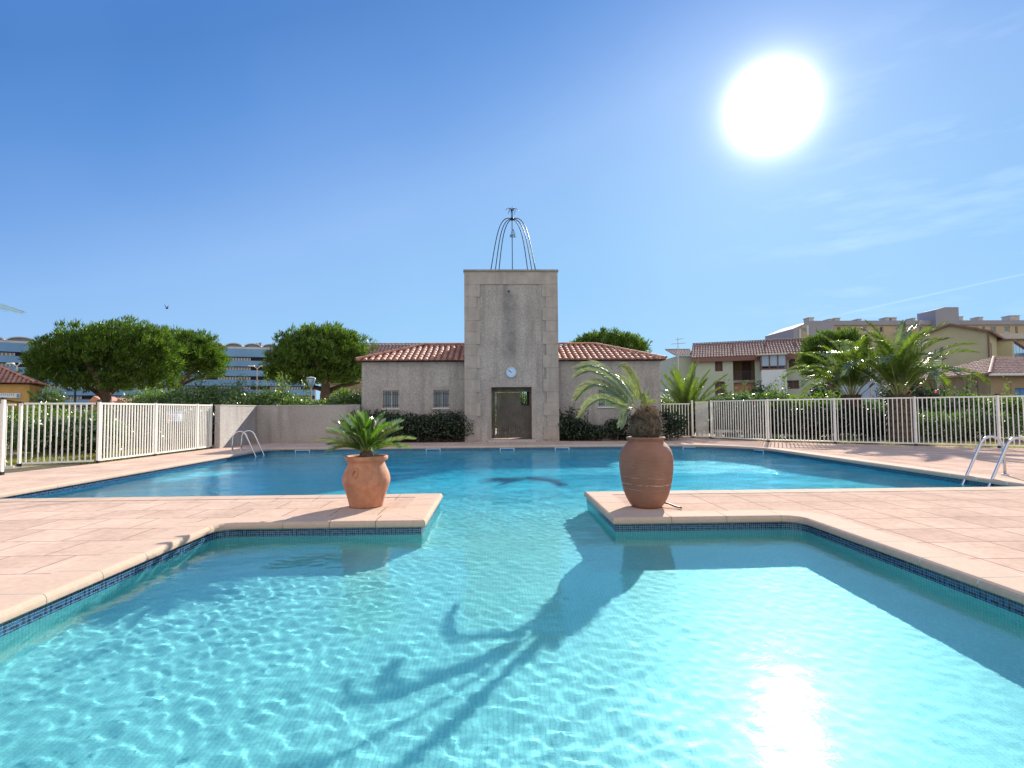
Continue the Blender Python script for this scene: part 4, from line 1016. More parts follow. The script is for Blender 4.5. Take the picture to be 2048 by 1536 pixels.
sh_px('garden_shrub', 'dark shrub in front of the lower door of the brown roofed house', 'bush', 1640, 1700, 752, 40, 2.0, 2500, 'darkleaf', Lf=.22, Wf=.09, group=GR)

# palms
pb = at(1802, 888, 18.0); palm('date_palm', (pb.x, 18.0, 0), 1.5, .38, 30, 2.75, 'largest date palm with arching fronds behind the right fence', (.12, -.05, 0), 3, .50, 'date palms behind the right fence', (48, 88), bend=(45, 118), wl=.026, be=1.9, sp=.042, droop=.5)
pb = at(1706, 888, 19.6); palm('date_palm', (pb.x, 19.6, 0), 1.55, .34, 28, 2.35, 'date palm standing left of the largest one, in front of the pine', (-.1, 0, 0), 4, .46, 'date palms behind the right fence', (46, 88), bend=(45, 125), wl=.026, be=1.9, sp=.042, droop=.5)
pb = at(1374, 888, 22.6); palm('date_palm', (pb.x, 22.6, 0), .7, .25, 26, 2.3, 'upright date palm between the pool house and the brown roofed house', (.05, 0, 0), 5, .36, 'date palms behind the right fence', (48, 86), bend=(15, 55))
pb = at(85, 800, 26); palm('fan_palm', (pb.x, 26, 0), .9, .16, 18, 1.7, 'small palm with arching fronds beside the ochre house', (.1, 0, 0), 6, .3, 'small palms by the ochre house', (5, 70))
pb = at(140, 800, 29); palm('fan_palm', (pb.x, 29, 0), .5, .16, 18, 1.8, 'small feathery palm below the crown of the forked pine', (.1, 0, 0), 7, .32, 'small palms by the ochre house', (5, 60))
pb = at(15, 800, 22); palm('young_palm', (pb.x, 22.2, 0), .45, .1, 16, 1.1, 'young bright green palm in front of the ochre house wall', (0, 0, 0), 8, .26, 'small palms by the ochre house', (30, 85), leaf='limeleaf')
# tall palm standing outside the left edge, one frond reaching in
tp = thing('tall_palm', 'tall palm beyond the left edge with one drooping frond tip against the sky', 'palm', (-25.5, 24, 0))
b = MB(); tpb = Vector((-25.5, 24, 0)); b.tube([tpb, tpb + Z_ * 2.5, tpb + Vector((.1, 0, 5.6))], [.25, .2, .18], 10); b.build('trunk', 'palm_trunk', tp)
for i in range(16):
    az = i * 2.39996 + .05; az = az if i else 0.0; top = tpb + Vector((.1, 0, 5.6))
    if i == 0: pts = bez(top, at(-110, 590, 24), at(-50, 600, 24), at(45, 626, 24), 10)
    elif math.cos(az) > .55: continue
    else: pts = frond_curve(top, az, R_(60 - i * 3), 2.6, R_(70))
    frond_pts(tp, pts, 'palmleaf', .5, 55, (.05, 0, -.05), .1, .3, .025, .015, .15, .5, seed=900 + i, twist=1.2 if i == 0 else 0.)

# ------------------------------------------------------------------ buildings around
def tiled_roof(par, o, u, v, Lu, Lv, mat, und, pitch=.22, ridge=True, r=.08, tl=.4, seg=4):
    """one rectangular roof slope with barrel tiles"""
    m_ = MB(); tiles(m_, o, u, v, Lu, lambda s: Lv, pitch, tl, r, 0, .006, seg)
    if ridge: ridgecaps(m_, o + v * Lv + Z_ * .05, o + u * Lu + v * Lv + Z_ * .05, .1)
    rf = m_.build('roof', mat, par)
    k = MB(); k.quad(o, o + u * Lu, o + u * Lu + v * Lv, o + v * Lv); k.build('roof_underlay', und, rf)
    return rf
# long low building behind the left wing
lb = thing('long_building', 'long low building with a pale weathered tile roof behind the left wing', 'building', (-3.5, 41, 0))
rl = at(700, 690, 42); rr_ = at(960, 690, 42); el_ = 4.1
x0, x1 = rl.x - 1, rr_.x + 3; zr = at(830, 689, 42).z
m_ = MB(); facade(m_, Vector((x0, 38.7, 0)), X_, -Y_, x1 - x0, el_, [(2 + 3 * i, 1., 3.2 + 3 * i, 2.3) for i in range(4)], .15); m_.box(x0, x0 + .2, 38.72, 45.3, 0, el_); m_.box(x1 - .2, x1, 38.72, 45.3, 0, el_); m_.build('wall', 'tan', lb)
for i in range(4): window_part(lb, Vector((x0, 38.7, 0)), X_, -Y_, 2 + 3 * i, 1., 3.2 + 3 * i, 2.3, .14)
sl = math.hypot(3.5, zr - el_); tiled_roof(lb, Vector((x0 - .3, 38.5, el_)), X_, Vector((0, 3.5, zr - el_)) / sl, x1 - x0 + .6, sl, 'tile_old', 'tile_dark', .25)
k = MB(); k.quad((x0 - .3, 42, zr), (x1 + .3, 42, zr), (x1 + .3, 45.5, el_), (x0 - .3, 45.5, el_)); k.build('rear_roof_slope', 'tile_old', lb)

# ochre house at the left edge
oh = thing('ochre_house', 'small ochre house with red barrel tile roof at the left edge', 'building', (-26, 28, 0))
cr = at(58, 800, 26); eavez = at(30, 767, 26).z; oh.location = (cr.x, 26, 0)
OU = Vector((math.cos(R_(30)), math.sin(R_(30)), 0)); OV = Vector((-OU.y, OU.x, 0)); OC = Vector((cr.x, 26, 0)); DP = 3.2; HL = 6.
m_ = MB(); facade(m_, OC - OU * HL, OU, -OV, HL, eavez - .05, []); facade(m_, OC, OV, OU, DP, eavez - .05, []); facade(m_, OC - OU * HL + OV * DP, OU, OV, HL, eavez - .05, []); facade(m_, OC - OU * HL, OV, -OU, DP, eavez - .05, [])
m_.build('wall', 'ochre', oh)
run = DP / 2 + .25; hz = .95; sl = math.hypot(run, hz); ec = OC + OU * .25 - OV * .25 + Z_ * eavez; m_ = MB(); el0 = ec - OU * (HL + .5); pk = ec - OU * run + OV * run + Z_ * hz; pl = el0 + OV * run + Z_ * hz
tiles(m_, el0, OU, (OV * run + Z_ * hz) / sl, HL + .5, lambda s: min(sl, sl * (HL + .5 - s) / run), .17, .3, .068)
tiles(m_, ec, OV, (-OU * run + Z_ * hz) / sl, 2 * run, lambda s: sl * min(s, 2 * run - s) / run, .17, .3, .068)
ridgecaps(m_, ec + Z_ * .05, pk + Z_ * .05); ridgecaps(m_, pl + Z_ * .05, pk + Z_ * .05); rf = m_.build('roof', 'tile', oh)
k = MB(); k.quad(el0, ec, pk, pl); k.add([ec, ec + OV * 2 * run, pk], [(0, 1, 2)]); k.quad(ec + OV * 2 * run, el0 + OV * 2 * run, pl, pk); k.build('roof_underlay', 'tile_dark', rf)
sg_ = thing('banner_sign', 'white and blue banner board on the ochre house wall', 'sign', (at(17, 792, 25.95).x, 25.9, 1.6))
zb0, zb1 = at(17, 796, 25.8).z, at(17, 787, 25.8).z; sg_.location = OC - OU * .6 - OV * .02
MB().obox(OC, OU, -OV, -1.0, -.3, zb0, zb1, .01, .05).build('board', 'signwhite', sg_)
k = MB()
for i in range(7): k.obox(OC, OU, -OV, -.96 + .07 * i, -.93 + .07 * i, zb1 - .09, zb1 - .03, .051, .056)
k.obox(OC, OU, -OV, -.42, -.32, zb0 + .02, zb1 - .02, .051, .056); k.build('lettering', 'signblue', sg_)

# little tiled gables far behind the fence
for px0, px1, py, Y, lbl in ((172, 218, 793, 60, 'tiny brown tiled gable roof beneath the forked pine'), (226, 262, 797, 62, 'tiny low tiled roof just right of the forked pine trunk')):
    a, b_ = at(px0, py, Y), at(px1, py, Y); hx = (a.x + b_.x) / 2; hut = thing('garden_house', lbl, 'building', (hx, Y, 0), 'tiny roofs beyond the left fence')
    MB().box(a.x + .3, b_.x - .3, Y + .2, Y + 3, 0, a.z - .8).build('wall', 'tan', hut)
    k = MB(); k.add([(a.x, Y, a.z - .85), (b_.x, Y, a.z - .85), (hx - .4, Y, a.z + .05), (hx - .4, Y + 3.2, a.z + .05), (a.x, Y + 3.2, a.z - .85), (b_.x, Y + 3.2, a.z - .85)], [(0, 2, 3, 4), (1, 5, 3, 2), (0, 1, 2)]); k.build('roof', 'tile', hut)

# blue apartment block with barrel vaulted roof
ap = thing('blue_apartment_block', 'long curved blue balconied apartment block with barrel vaults on its roof', 'building', (-116, 146, 0))
def blue_wing(A, B, step):
    A = Vector((*A, 0)); B = Vector((*B, 0)); L = (B - A).length; u = (B - A) / L; n = Vector((u.y, -u.x, 0)); top = 18.75
    k = MB(); k.obox(A, u, n, 0, L, 0, top + .5, -12, -1.2); k.build('rear_wall', 'darkrecess', ap)
    z = top; first = True; fl_ = 0
    while z > 0:
        hb = 2.25 if first else 1.62
        m_ = MB(); m_.obox(A, u, n, 0, L, max(0, z - hb), z, -.25, 0); m_.obox(A, u, n, 0, L, z - hb - .0, z - hb + .12, -1.2, -.25); m_.build('balcony_front', 'shade_blue', ap)
        z -= hb; first = False
        if z - 1.1 < 0: break
        nseg = int(L / 13)
        for i in range(nseg):
            s0 = L * i / nseg + 1.2; m_ = MB(); wl_ = L / nseg * .62; m_.obox(A, u, n, s0, s0 + wl_, z - .95, z - .9, -1.1, -1.0); m_.obox(A, u, n, s0, s0 + wl_, z - .25, z - .2, -1.1, -1.0); kk = int(wl_ / .75)
            for j in range(kk + 1): a = s0 + .15 + j * (wl_ - .3) / kk; m_.obox(A, u, n, a - .15, a + .15, z - .92, z - .22, -1.09, -1.01)
            w = m_.build('window_strip', 'win_white', ap); MB().obox(A, u, n, s0 + .05, s0 + wl_ - .05, z - .93, z - .22, -1.15, -1.1).build('pane', 'glass', w)
        m_ = MB(); m_.obox(A, u, n, 0, L, z - 1.1, z - .98, -1.3, -.9); m_.build('sill_band', 'fascia', ap)
        z -= 1.08
    m_ = MB(); m_.obox(A, u, n, 0, L, top, top + .55, -1.0, -.3); m_.build('attic_wall', 'vault', ap)
    kv = int(L / step)
    for i in range(kv):
        c = L * (i + .5) / kv; hw = L / kv / 2; v = []; seg = 9; m_ = MB()
        for d in (-.1, -11):
            for q in range(seg + 1):
                a = math.pi * q / seg; v.append(A + u * (c - hw * .98 * math.cos(a)) + n * d + Z_ * (top + .55 + 1.1 * math.sin(a)))
            for q in range(seg + 1):
                a = math.pi * q / seg; v.append(A + u * (c - hw * .86 * math.cos(a)) + n * d + Z_ * (top + .5 + .92 * math.sin(a)))
        o_ = seg + 1; fs = []
        for q in range(seg): fs += [(q, q + 1, 2 * o_ + q + 1, 2 * o_ + q), (q, o_ + q, o_ + q + 1, q + 1), (o_ + q, 3 * o_ + q, 3 * o_ + q + 1, o_ + q + 1)]
        m_.add(v, fs); vt = m_.build('vault', 'vault', ap)
        m_ = MB(); m_.add([A + u * (c - hw * .87 * math.cos(math.pi * q / seg)) + n * -.9 + Z_ * (top + .5 + .93 * math.sin(math.pi * q / seg)) for q in range(seg + 1)], [tuple(range(seg + 1))]); m_.build('tympanum', 'glass', vt)
        if i % 3 == 1:
            m_ = MB(); 
            for w_ in (-.5, .1, .5): m_.obox(A, u, n, c + w_ + 1.2, c + w_ + 1.5, top + 1.2, top + 2.1 + .2 * w_, -3, -2.6)
            m_.build('chimney', 'fascia', ap)
blue_wing((-150, 121), (-116.2, 144.9), 5.2); blue_wing((-116, 145), (-52, 163.2), 4.7)

# brown-roofed two-storey house
hr = thing('two_storey_house', 'pale two storey house with brown tiled roof and a glazed balcony', 'building', (24, 54, 0))
A = at(1392, 800, 55.5); A.z = 0; B = at(1720, 800, 50); B.z = 0; L = (B - A).length; u = (B - A) / L; n = Vector((u.y, -u.x, 0))
def proj_s(px):   # where the sight line meets the facade
    lo, hi = -.2, 1.3
    for _ in range(40):
        mid = (lo + hi) / 2; p = A.lerp(B, mid); v = Vector((p.x, p.y, -0.)) ; x = 1024 + FPX * v.dot(RV) / v.dot(F)
        if x < px: lo = mid
        else: hi = mid
    return lo * L
def proj_z(px, py): s = proj_s(px) / L; p = A.lerp(B, s); return at(px, py, p.y).z
EZ = proj_z(1500, 716)
def rect(x0, y0, x1, y1): return (proj_s(x0), max(.02, proj_z(x0, y1)), proj_s(x1), proj_z(x0, y0))
w1 = rect(1432, 721, 1447.5, 743); w2 = rect(1431, 763, 1450, 793); lg1 = rect(1468, 718.5, 1512, 761); lg2 = rect(1468.5, 765, 1512, 786); aw = rect(1580, 722, 1602, 740); dw = rect(1576, 761, 1600, 778)
lg1 = (lg1[0], lg1[1], lg1[2], min(lg1[3], EZ - .1)); w1 = (w1[0], w1[1], w1[2], min(EZ - .15, w1[3]))
m_ = MB(); facade(m_, A, u, n, L, EZ, [w1, w2, aw, dw], .18); facade(m_, A, -n, -u, 8, EZ, []); facade(m_, B, -n, u, 8, EZ, [])
# replace by two facades around the loggia
m_ = MB(); facade(m_, A, u, n, L, EZ, [w1, w2, aw, dw, lg1, lg2], .18); facade(m_, A, -n, -u, 8, EZ, []); facade(m_, B, -n, u, 8, EZ, [])
m_.build('wall', 'cream', hr)
k = MB(); k.obox(A, u, n, lg1[0] - .1, lg1[2] + .1, lg1[1] - .3, EZ, -2.4, -2.3); k.obox(A, u, n, lg1[0] - .1, lg1[0] - .02, lg1[1], EZ, -2.3, -.18); k.obox(A, u, n, lg1[2] + .02, lg1[2] + .1, lg1[1], EZ, -2.3, -.18); k.obox(A, u, n, lg1[0] - .02, lg1[2] + .02, lg1[1] - .15, lg1[1] - .02, -2.3, -.0)
k.build('loggia', 'tan', hr)
k = MB(); s_ = lg1[0] + (lg1[2] - lg1[0]) * .45; k.obox(A, u, n, s_, s_ + .8, lg1[1], lg1[1] + 2, -2.29, -2.2); k.build('loggia_door', 'shutter', hr)
k = MB(); 
for i in range(14): s_ = lg1[0] + (lg1[2] - lg1[0]) * (i + .5) / 14; k.obox(A, u, n, s_ - .012, s_ + .012, lg1[1], lg1[1] + .85, -.14, -.12)
k.obox(A, u, n, lg1[0], lg1[2], lg1[1] + .85, lg1[1] + .9, -.16, -.1); k.build('loggia_railing', 'grille', hr)
k = MB(); k.obox(A, u, n, lg2[0] - .05, lg2[2] + .05, 0, lg2[3] + .02, -.6, -.3); k.build('ground_floor_infill', 'terr_wall', hr)
for w_, p_ in ((w1, 'shutter'), (w2, 'shutter'), (aw, 'shutter'), (dw, 'shutter')): window_part(hr, A, u, n, *w_, .16, 'fascia', p_, 1, .05)
# arch over the arched window
k = MB(); ac = (aw[0] + aw[2]) / 2; ar = (aw[2] - aw[0]) / 2
v = []
for q in range(9): a = math.pi * q / 8; v += [A + u * (ac + ar * math.cos(a)) + Z_ * (aw[3] + .0 + ar * .35 * math.sin(a)) + n * .003, A + u * (ac + (ar + .12) * math.cos(a)) + Z_ * (aw[3] + (ar * .35 + .14) * math.sin(a)) + n * .03]
k.add(v, [(2 * q, 2 * q + 1, 2 * q + 3, 2 * q + 2) for q in range(8)]); k.build('window_arch', 'white_wall', hr)
k = MB(); k.add([A + u * (ac + ar * math.cos(math.pi * q / 8)) + Z_ * (aw[3] + ar * .35 * math.sin(math.pi * q / 8)) + n * .004 for q in range(9)], [tuple(range(9))]); k.build('arch_head', 'shutter', hr)
bl = rect(1523, 714, 1572, 742); k = MB()
k.obox(A, u, n, bl[0], bl[2], .0, bl[1], .0, 1.6); k.build('balcony_base', 'white_wall', hr)
k = MB(); zt_ = bl[3]
for i in range(4): s_ = bl[0] + (bl[2] - bl[0]) * i / 3; k.obox(A, u, n, s_ - .05, s_ + .05, bl[1], zt_, 1.5, 1.6)
k.obox(A, u, n, bl[0], bl[2], bl[1], bl[1] + .1, 1.52, 1.62); k.obox(A, u, n, bl[0], bl[2], bl[1] + .3, bl[1] + .36, 1.52, 1.62); k.obox(A, u, n, bl[0] - .05, bl[0] + .03, bl[1], zt_, 0.01, 1.5); bw = k.build('glazed_balcony', 'fascia', hr)
for i in range(3): s0 = bl[0] + (bl[2] - bl[0]) * i / 3 + .06; s1 = bl[0] + (bl[2] - bl[0]) * (i + 1) / 3 - .06; MB().obox(A, u, n, s0, s1, bl[1] + .36, zt_ - .02, 1.53, 1.56).build('pane', 'glass_blue', bw)
MB().obox(A, u, n, bl[0] + .06, bl[2], bl[1] + .1, zt_, .3, .34).build('blind', 'glass', bw)
MB().obox(A, u, n, bl[0] - .35, bl[2] + .1, zt_, zt_ + .12, 0.01, 1.95).build('balcony_roof', 'stone_white', hr)
rz1 = proj_z(1500, 685.5) ; run = 4.2
ra = at(1500, 685, 54 + run).z; hz = ra - EZ - .25; sl = math.hypot(run, hz)
up_ = (-n * run + Z_ * hz) / sl
tiled_roof(hr, A + n * .45 - u * .4 + Z_ * (EZ + .2), u, up_, L + .8, sl, 'tile_brown', 'tile_dark', .26, True, .09, .6, 3)
k = MB(); a0 = A + n * .4 - u * .35 + Z_ * EZ; k.obox(a0, u, n, 0, L + .7, -.25, .18, -.4, .0); k.build('eave_fascia', 'fascia', hr)
k = MB(); rp0 = A + n * .45 - u * .4 + Z_ * (EZ + .2) + up_ * sl; k.quad(rp0, rp0 + u * (L + .8), rp0 + u * (L + .8) + (-n * run - Z_ * hz), rp0 + (-n * run - Z_ * hz)); k.build('rear_roof_slope', 'tile_brown', hr)
for e_ in (0, L):
    k = MB(); p = A + u * e_; k.add([p + Z_ * EZ, p - n * 8 + Z_ * EZ, p - n * (run - .45) + Z_ * (EZ + hz + .2)], [(0, 1, 2)]); k.build('gable_wall', 'cream', hr)
for px in (1470, 1537, 1600):
    s = proj_s(px); b0 = A + u * s - n * 2.6 + Z_ * (EZ + .2 + hz * .72); k = MB(); k.obox(b0, u, n, -.1, .1, -.1, .16, -.1, .1); k.build('roof_vent', 'tile_dark', hr)
# lower annexe to its left with TV aerial
an = thing('low_annexe', 'low annexe with brown tile roof partly hidden by the upright palm', 'building', (19, 57, 0))
a_, b_ = at(1356, 800, 57), at(1400, 800, 57); zt_ = at(1370, 712, 57).z; zr = at(1370, 700, 60).z
MB().box(a_.x, b_.x, 57, 63, 0, zt_).build('wall', 'cream', an)
tiled_roof(an, Vector((a_.x - .3, 56.7, zt_ + .01)), X_, Vector((0, 3.3, zr - zt_)).normalized(), b_.x - a_.x + .4, math.hypot(3.3, zr - zt_), 'tile_brown', 'tile_dark', .26, True, .09, .6, 3)
av = thing('tv_aerial', 'thin television aerial mast with crossbars left of the brown tiled roof', 'aerial', (at(1356, 720, 56).x, 56, 0))
k = MB(); p0 = at(1356.5, 745, 56.); p1 = at(1355.5, 675, 56.); k.tube([Vector((p0.x, 56, 0)), p1], .045, 6); k.build('mast', 'steel', av)
k = MB()
for x0_, x1_, y_ in ((1352, 1366, 678), (1343, 1371, 687)):
    a_, b_ = at(x0_, y_ + 1, 56), at(x1_, y_ - 1, 56); k.tube([a_, b_], .03, 5)
    for i in range(5): c_ = a_.lerp(b_, i / 4); k.tube([c_ - Y_ * .25, c_ + Y_ * .25], .015, 4)
k.build('crossbars', 'steel', av)

# small house seen between the palms
sh = thing('cream_cottage', 'cream cottage with brown roof glimpsed between the two right palms', 'building', (31, 44, 0))
a_, b_ = at(1758, 800, 44), at(1874, 800, 44); zt_ = at(1850, 708, 44).z; zr = at(1850, 694, 46.5).z
m_ = MB(); W = b_.x - a_.x; facade(m_, Vector((a_.x, 44, 0)), X_, -Y_, W, zt_, [(.9, 1.2, 1.6, 2.6), (3.2, .4, 4., 2.3)], .15); m_.box(a_.x, a_.x + .1, 44.02, 49, 0, zt_); m_.box(b_.x - .1, b_.x, 44.02, 49, 0, zt_); m_.build('wall', 'white_wall', sh)
window_part(sh, Vector((a_.x, 44, 0)), X_, -Y_, .9, 1.2, 1.6, 2.6, .14, 'fascia', 'shutter'); window_part(sh, Vector((a_.x, 44, 0)), X_, -Y_, 3.2, .4, 4., 2.3, .14, 'fascia', 'shutter')
tiled_roof(sh, Vector((a_.x - .2, 43.7, zt_)), X_, Vector((0, 2.8, zr - zt_)).normalized(), W + .4, math.hypot(2.8, zr - zt_), 'tile_brown', 'tile_dark', .26, True, .09, .6, 3)

# yellow gabled house
gh = thing('gabled_house', 'pale yellow house with a large blank gable wall and dark drainpipe', 'building', (35, 43, 0))
c0 = at(1981, 800, 40); c0.z = 0; ug = Vector((-.66, .75, 0)).normalized(); ng = Vector((-ug.y, ug.x, 0)); ng = ng if ng.y < 0 else -ng   # gable faces camera-left
def gs(px):
    lo, hi = 0., 30.
    for _ in range(40):
        mid = (lo + hi) / 2; p = c0 + ug * mid; x = 1024 + FPX * Vector((p.x, p.y, 0)).dot(RV) / Vector((p.x, p.y, 0)).dot(F)
        if x > px: lo = mid
        else: hi = mid
    return lo
ze = at(1980, 664, 40).z; sa = gs(1908); pa = c0 + ug * sa; za = at(1908, 651, pa.y).z; sb = sa * 2.15; pb_ = c0 + ug * sb
zb = za - (za - ze) * (sb - sa) / sa
dv = Vector((-ug.y, ug.x, 0)); dv = dv if dv.y > 0 else -dv     # ridge direction, away from camera
m_ = MB(); m_.add([c0, c0 + Z_ * ze, pa + Z_ * za, pb_ + Z_ * zb, pb_], [(0, 1, 2, 3, 4)])
D_ = 17.
facade(m_, c0, dv, -ug, D_, ze, [(1.2, ze - 2.1, 1.9, ze - .7), (1.6, .6, 2.2, 2.9), (3.2, 0.1, 4.2, 2.3)], .15); facade(m_, pb_, dv, ug, D_, zb, []); m_.build('wall', 'cream_yellow', gh)
window_part(gh, c0, dv, -ug, 1.2, ze - 2.1, 1.9, ze - .7, .14, 'fascia', 'glass'); window_part(gh, c0, dv, -ug, 1.6, .6, 2.2, 2.9, .14, 'fascia', 'glass'); window_part(gh, c0, dv, -ug, 3.2, .1, 4.2, 2.3, .14, 'fascia', 'shutter')
m_ = MB(); th = Z_ * .16
def slab(p, q_, r_, s_):
    v = [p, q_, r_, s_, p + th, q_ + th, r_ + th, s_ + th]; m_.add(v, [(0, 1, 2, 3), (7, 6, 5, 4), (0, 4, 5, 1), (1, 5, 6, 2), (2, 6, 7, 3), (3, 7, 4, 0)])
f_ = -dv * .25
slab(c0 - ug * .35 + Z_ * (ze - (za - ze) / sa * .35) + f_, pa + Z_ * za + f_, pa + Z_ * za + dv * D_, c0 - ug * .35 + Z_ * (ze - (za - ze) / sa * .35) + dv * D_)
slab(pa + Z_ * za + f_, pb_ + Z_ * zb + f_, pb_ + Z_ * zb + dv * D_, pa + Z_ * za + dv * D_)
m_.build('roof', 'tile_brown', gh)
k = MB(); k.tube([c0 - ug * .06 - dv * .06 + Z_ * 0, c0 - ug * .06 - dv * .06 + Z_ * (ze - .1)], .06, 8); k.build('drainpipe', 'fascia', gh)
# projecting stair block with glazed strip
blk = MB(); o_ = c0 + dv * 5.; blk.obox(o_, dv, -ug, 0, 10.5, 0, ze - 1.5, .0, .9); blk.obox(o_, dv, -ug, 0, 1.2, ze - 1.5, ze - .3, .0, .9); blk.build('side_block', 'cream_yellow', gh)
blk = MB(); blk.obox(o_, dv, -ug, 1.2, 10.5, ze - 1.5, ze - .3, .1, .85); sd_ = blk.build('glazed_strip', 'fascia', gh)
for i in range(4): MB().obox(o_, dv, -ug, .4 + 2.5 * i, 2.6 + 2.5 * i, ze - 1.35, ze - .45, .85, .88).build('pane', 'glass_blue', sd_)
blk = MB(); blk.obox(o_, dv, -ug, -.1, 10.7, ze - .3, ze - .18, .0, 1.0); blk.build('block_roof', 'fascia', gh)
blk = MB(); blk.obox(o_, dv, -ug, 10.6, 12.5, ze - 3, ze - .6, .4, 1.9); blk.build('louvre_box', 'darkrecess', gh)

# small brown house at the right edge
bh = thing('brown_cottage', 'low brown house with striped barrel tile roof and white gutter at the right edge', 'building', (29, 32, 0))
cl = at(1983, 800, 30); xw = cl.x; eavez = at(2010, 748, 29.7).z; W = 8
m_ = MB(); facade(m_, Vector((xw, 30, 0)), X_, -Y_, W, eavez, [(1.35, .0, 2.2, 2.1)], .15); facade(m_, Vector((xw, 30, 0)), Y_, -X_, 6, eavez, []); facade(m_, Vector((xw + W, 30, 0)), Y_, X_, 6, eavez, []); m_.build('wall', 'tan', bh)
window_part(bh, Vector((xw, 30, 0)), X_, -Y_, 1.35, .0, 2.2, 2.1, .14, 'blue_paint', 'blue_paint', 1, .05, 'door')
run = 3.3; hz = run * .36; sl = math.hypot(run, hz); x0 = xw - .3; y0 = 29.7
m_ = MB(); tiles(m_, Vector((x0, y0, eavez)), X_, Vector((0, run, hz)) / sl, W + .6, lambda s: min(sl, sl * s / run), .23, .36, .085)
tiles(m_, Vector((x0, y0, eavez)), Y_, Vector((run, 0, hz)) / sl, 2 * run, lambda s: sl * min(s, 2 * run - s) / run, .23, .36, .085)
ridgecaps(m_, (x0, y0, eavez + .06), (x0 + run, y0 + run, eavez + hz + .06)); rf = m_.build('roof', 'tile_old', bh)
k = MB(); k.quad((x0, y0, eavez), (x0 + W + .6, y0, eavez), (x0 + W + .6, y0 + run, eavez + hz), (x0 + run, y0 + run, eavez + hz)); k.add([(x0, y0, eavez), (x0 + run, y0 + run, eavez + hz), (x0, y0 + 2 * run, eavez)], [(0, 1, 2)]); k.build('roof_underlay', 'tile_dark', rf)
k = MB(); k.tube([(x0 - .05, y0 - .06, eavez - .04), (x0 + W + .6, y0 - .06, eavez - .04)], .07, 8); k.build('gutter', 'win_white', bh)

# big apartment block beyond
bb = thing('apartment_building', 'big apricot and lilac grey apartment building with rooftop chimneys at far right', 'building', (85, 112, 0))
YB = 112; P_ = lambda px, py: at(px, py, YB)
xl = P_(1588, 700).x; xm = P_(1670, 700).x; xr = P_(2230, 700).x; zr = P_(1800, 641).z; zl = P_(1588, 657).z; xk = P_(1624, 700).x
m_ = MB(); m_.add([(xl, YB, 0), (xl, YB, zl), (xk, YB, zr), (xm, YB, zr), (xm, YB, 0)], [(0, 4, 3, 2, 1)]); m_.add([(xl, YB, 0), (xl, YB + 12, 0), (xl, YB + 12, zl), (xl, YB, zl)], [(0, 3, 2, 1)]); m_.quad((xl, YB, zl), (xk, YB, zr), (xk, YB + 12, zr), (xl, YB + 12, zl)); m_.build('end_wall', 'lilac', bb)
for px in (1601, 1616): x_ = P_(px, 700).x; MB().box(x_ - .22, x_ + .22, YB - .15, YB - .01, 0, zr - 1.7 + (px - 1601) * .05).build('pilaster', 'vault', bb)
x_ = P_(1609, 660).x; k = MB(); k.box(x_ - .6, x_ + .6, YB - .08, YB - .01, 0, P_(1609, 650).z); k.build('stair_panel', 'apricot', bb); MB().box(x_ - .45, x_ + .45, YB - .12, YB - .085, P_(1609, 662).z, P_(1609, 656).z).build('window', 'glass', bb)
m_ = MB(); holes = []; H = zr - .9; W = xr - xm; u0 = P_(1672, 700).x
fl_h = 2.75
cols = []
x = 1.5; kq = 0
wl_ = [(1681, 7), (1702, 7), (1733, 7), (1767, 7), (1800, 7), (1845, 7)] + [(1917, 6), (1932, 10), (1956, 10), (1972, 5), (1991, 11), (2019, 11), (2038, 5), (2060, 10), (2085, 10), (2110, 5), (2140, 10), (2180, 10)]
for (px, w_) in wl_:
    a = P_(px - w_ / 2, 700).x - xm; b_ = P_(px + w_ / 2, 700).x - xm
    for fl_ in range(5):
        zt_ = H - .35 - fl_ * fl_h; door = w_ <= 5; holes.append((a, zt_ - (2.1 if door else 1.15), b_, zt_))
holes = [h for h in holes if h[1] > .1]
facade(m_, Vector((xm, YB + .3, 0)), X_, -Y_, W, H, holes, .25); m_.build('wall', 'apricot', bb)
nwin = 0
for h in holes:
    if nwin < 88 and h[3] > 6: window_part(bb, Vector((xm, YB + .3, 0)), X_, -Y_, *h, .24, 'win_white', 'glass' if nwin % 3 else 'shutter', 0, .08); nwin += 1
MB().box(xm, xr, YB, YB + 12, H, zr).build('roof_band', 'lilac', bb)
for i in range(4): z_ = H - .15 - (i + 1) * fl_h + .0; MB().box(P_(1908, 700).x, xr, YB - .9, YB + .29, z_ - .15, z_ + .95).build('balcony', 'concrete', bb)
a, b_ = P_(1863, 621), P_(1909, 616); k = MB(); k.add([(a.x, YB - 1, 0), (b_.x, YB - 1, 0), (b_.x, YB - 1, b_.z), (P_(1882, 616).x, YB - 1, b_.z), (a.x, YB - 1, a.z), (a.x, YB + 4, 0), (b_.x, YB + 4, 0), (b_.x, YB + 4, b_.z), (P_(1882, 616).x, YB + 4, b_.z), (a.x, YB + 4, a.z)], [(0, 1, 2, 3, 4), (5, 9, 8, 7, 6), (0, 4, 9, 5), (1, 6, 7, 2), (2, 7, 8, 3), (3, 8, 9, 4)]); k.build('lift_tower', 'lilac', bb)
for x0_, x1_, y_ in ((1623, 1633, 633), (1664, 1669, 636), (1676, 1686, 634), (1722, 1729, 636), (1778, 1786, 633), (1790, 1800, 633), (1833, 1838, 634), (1914, 1934, 631), (1965, 1974, 632), (2029, 2048, 629), (2080, 2090, 631)):
    a, b_ = P_(x0_, y_), P_(x1_, y_); k = MB(); k.box(a.x, b_.x, YB + 1, YB + 3, zr, a.z - .12); k.box(a.x - .12, b_.x + .12, YB + .9, YB + 3.1, a.z - .12, a.z); k.build('chimney', 'concrete', bb)

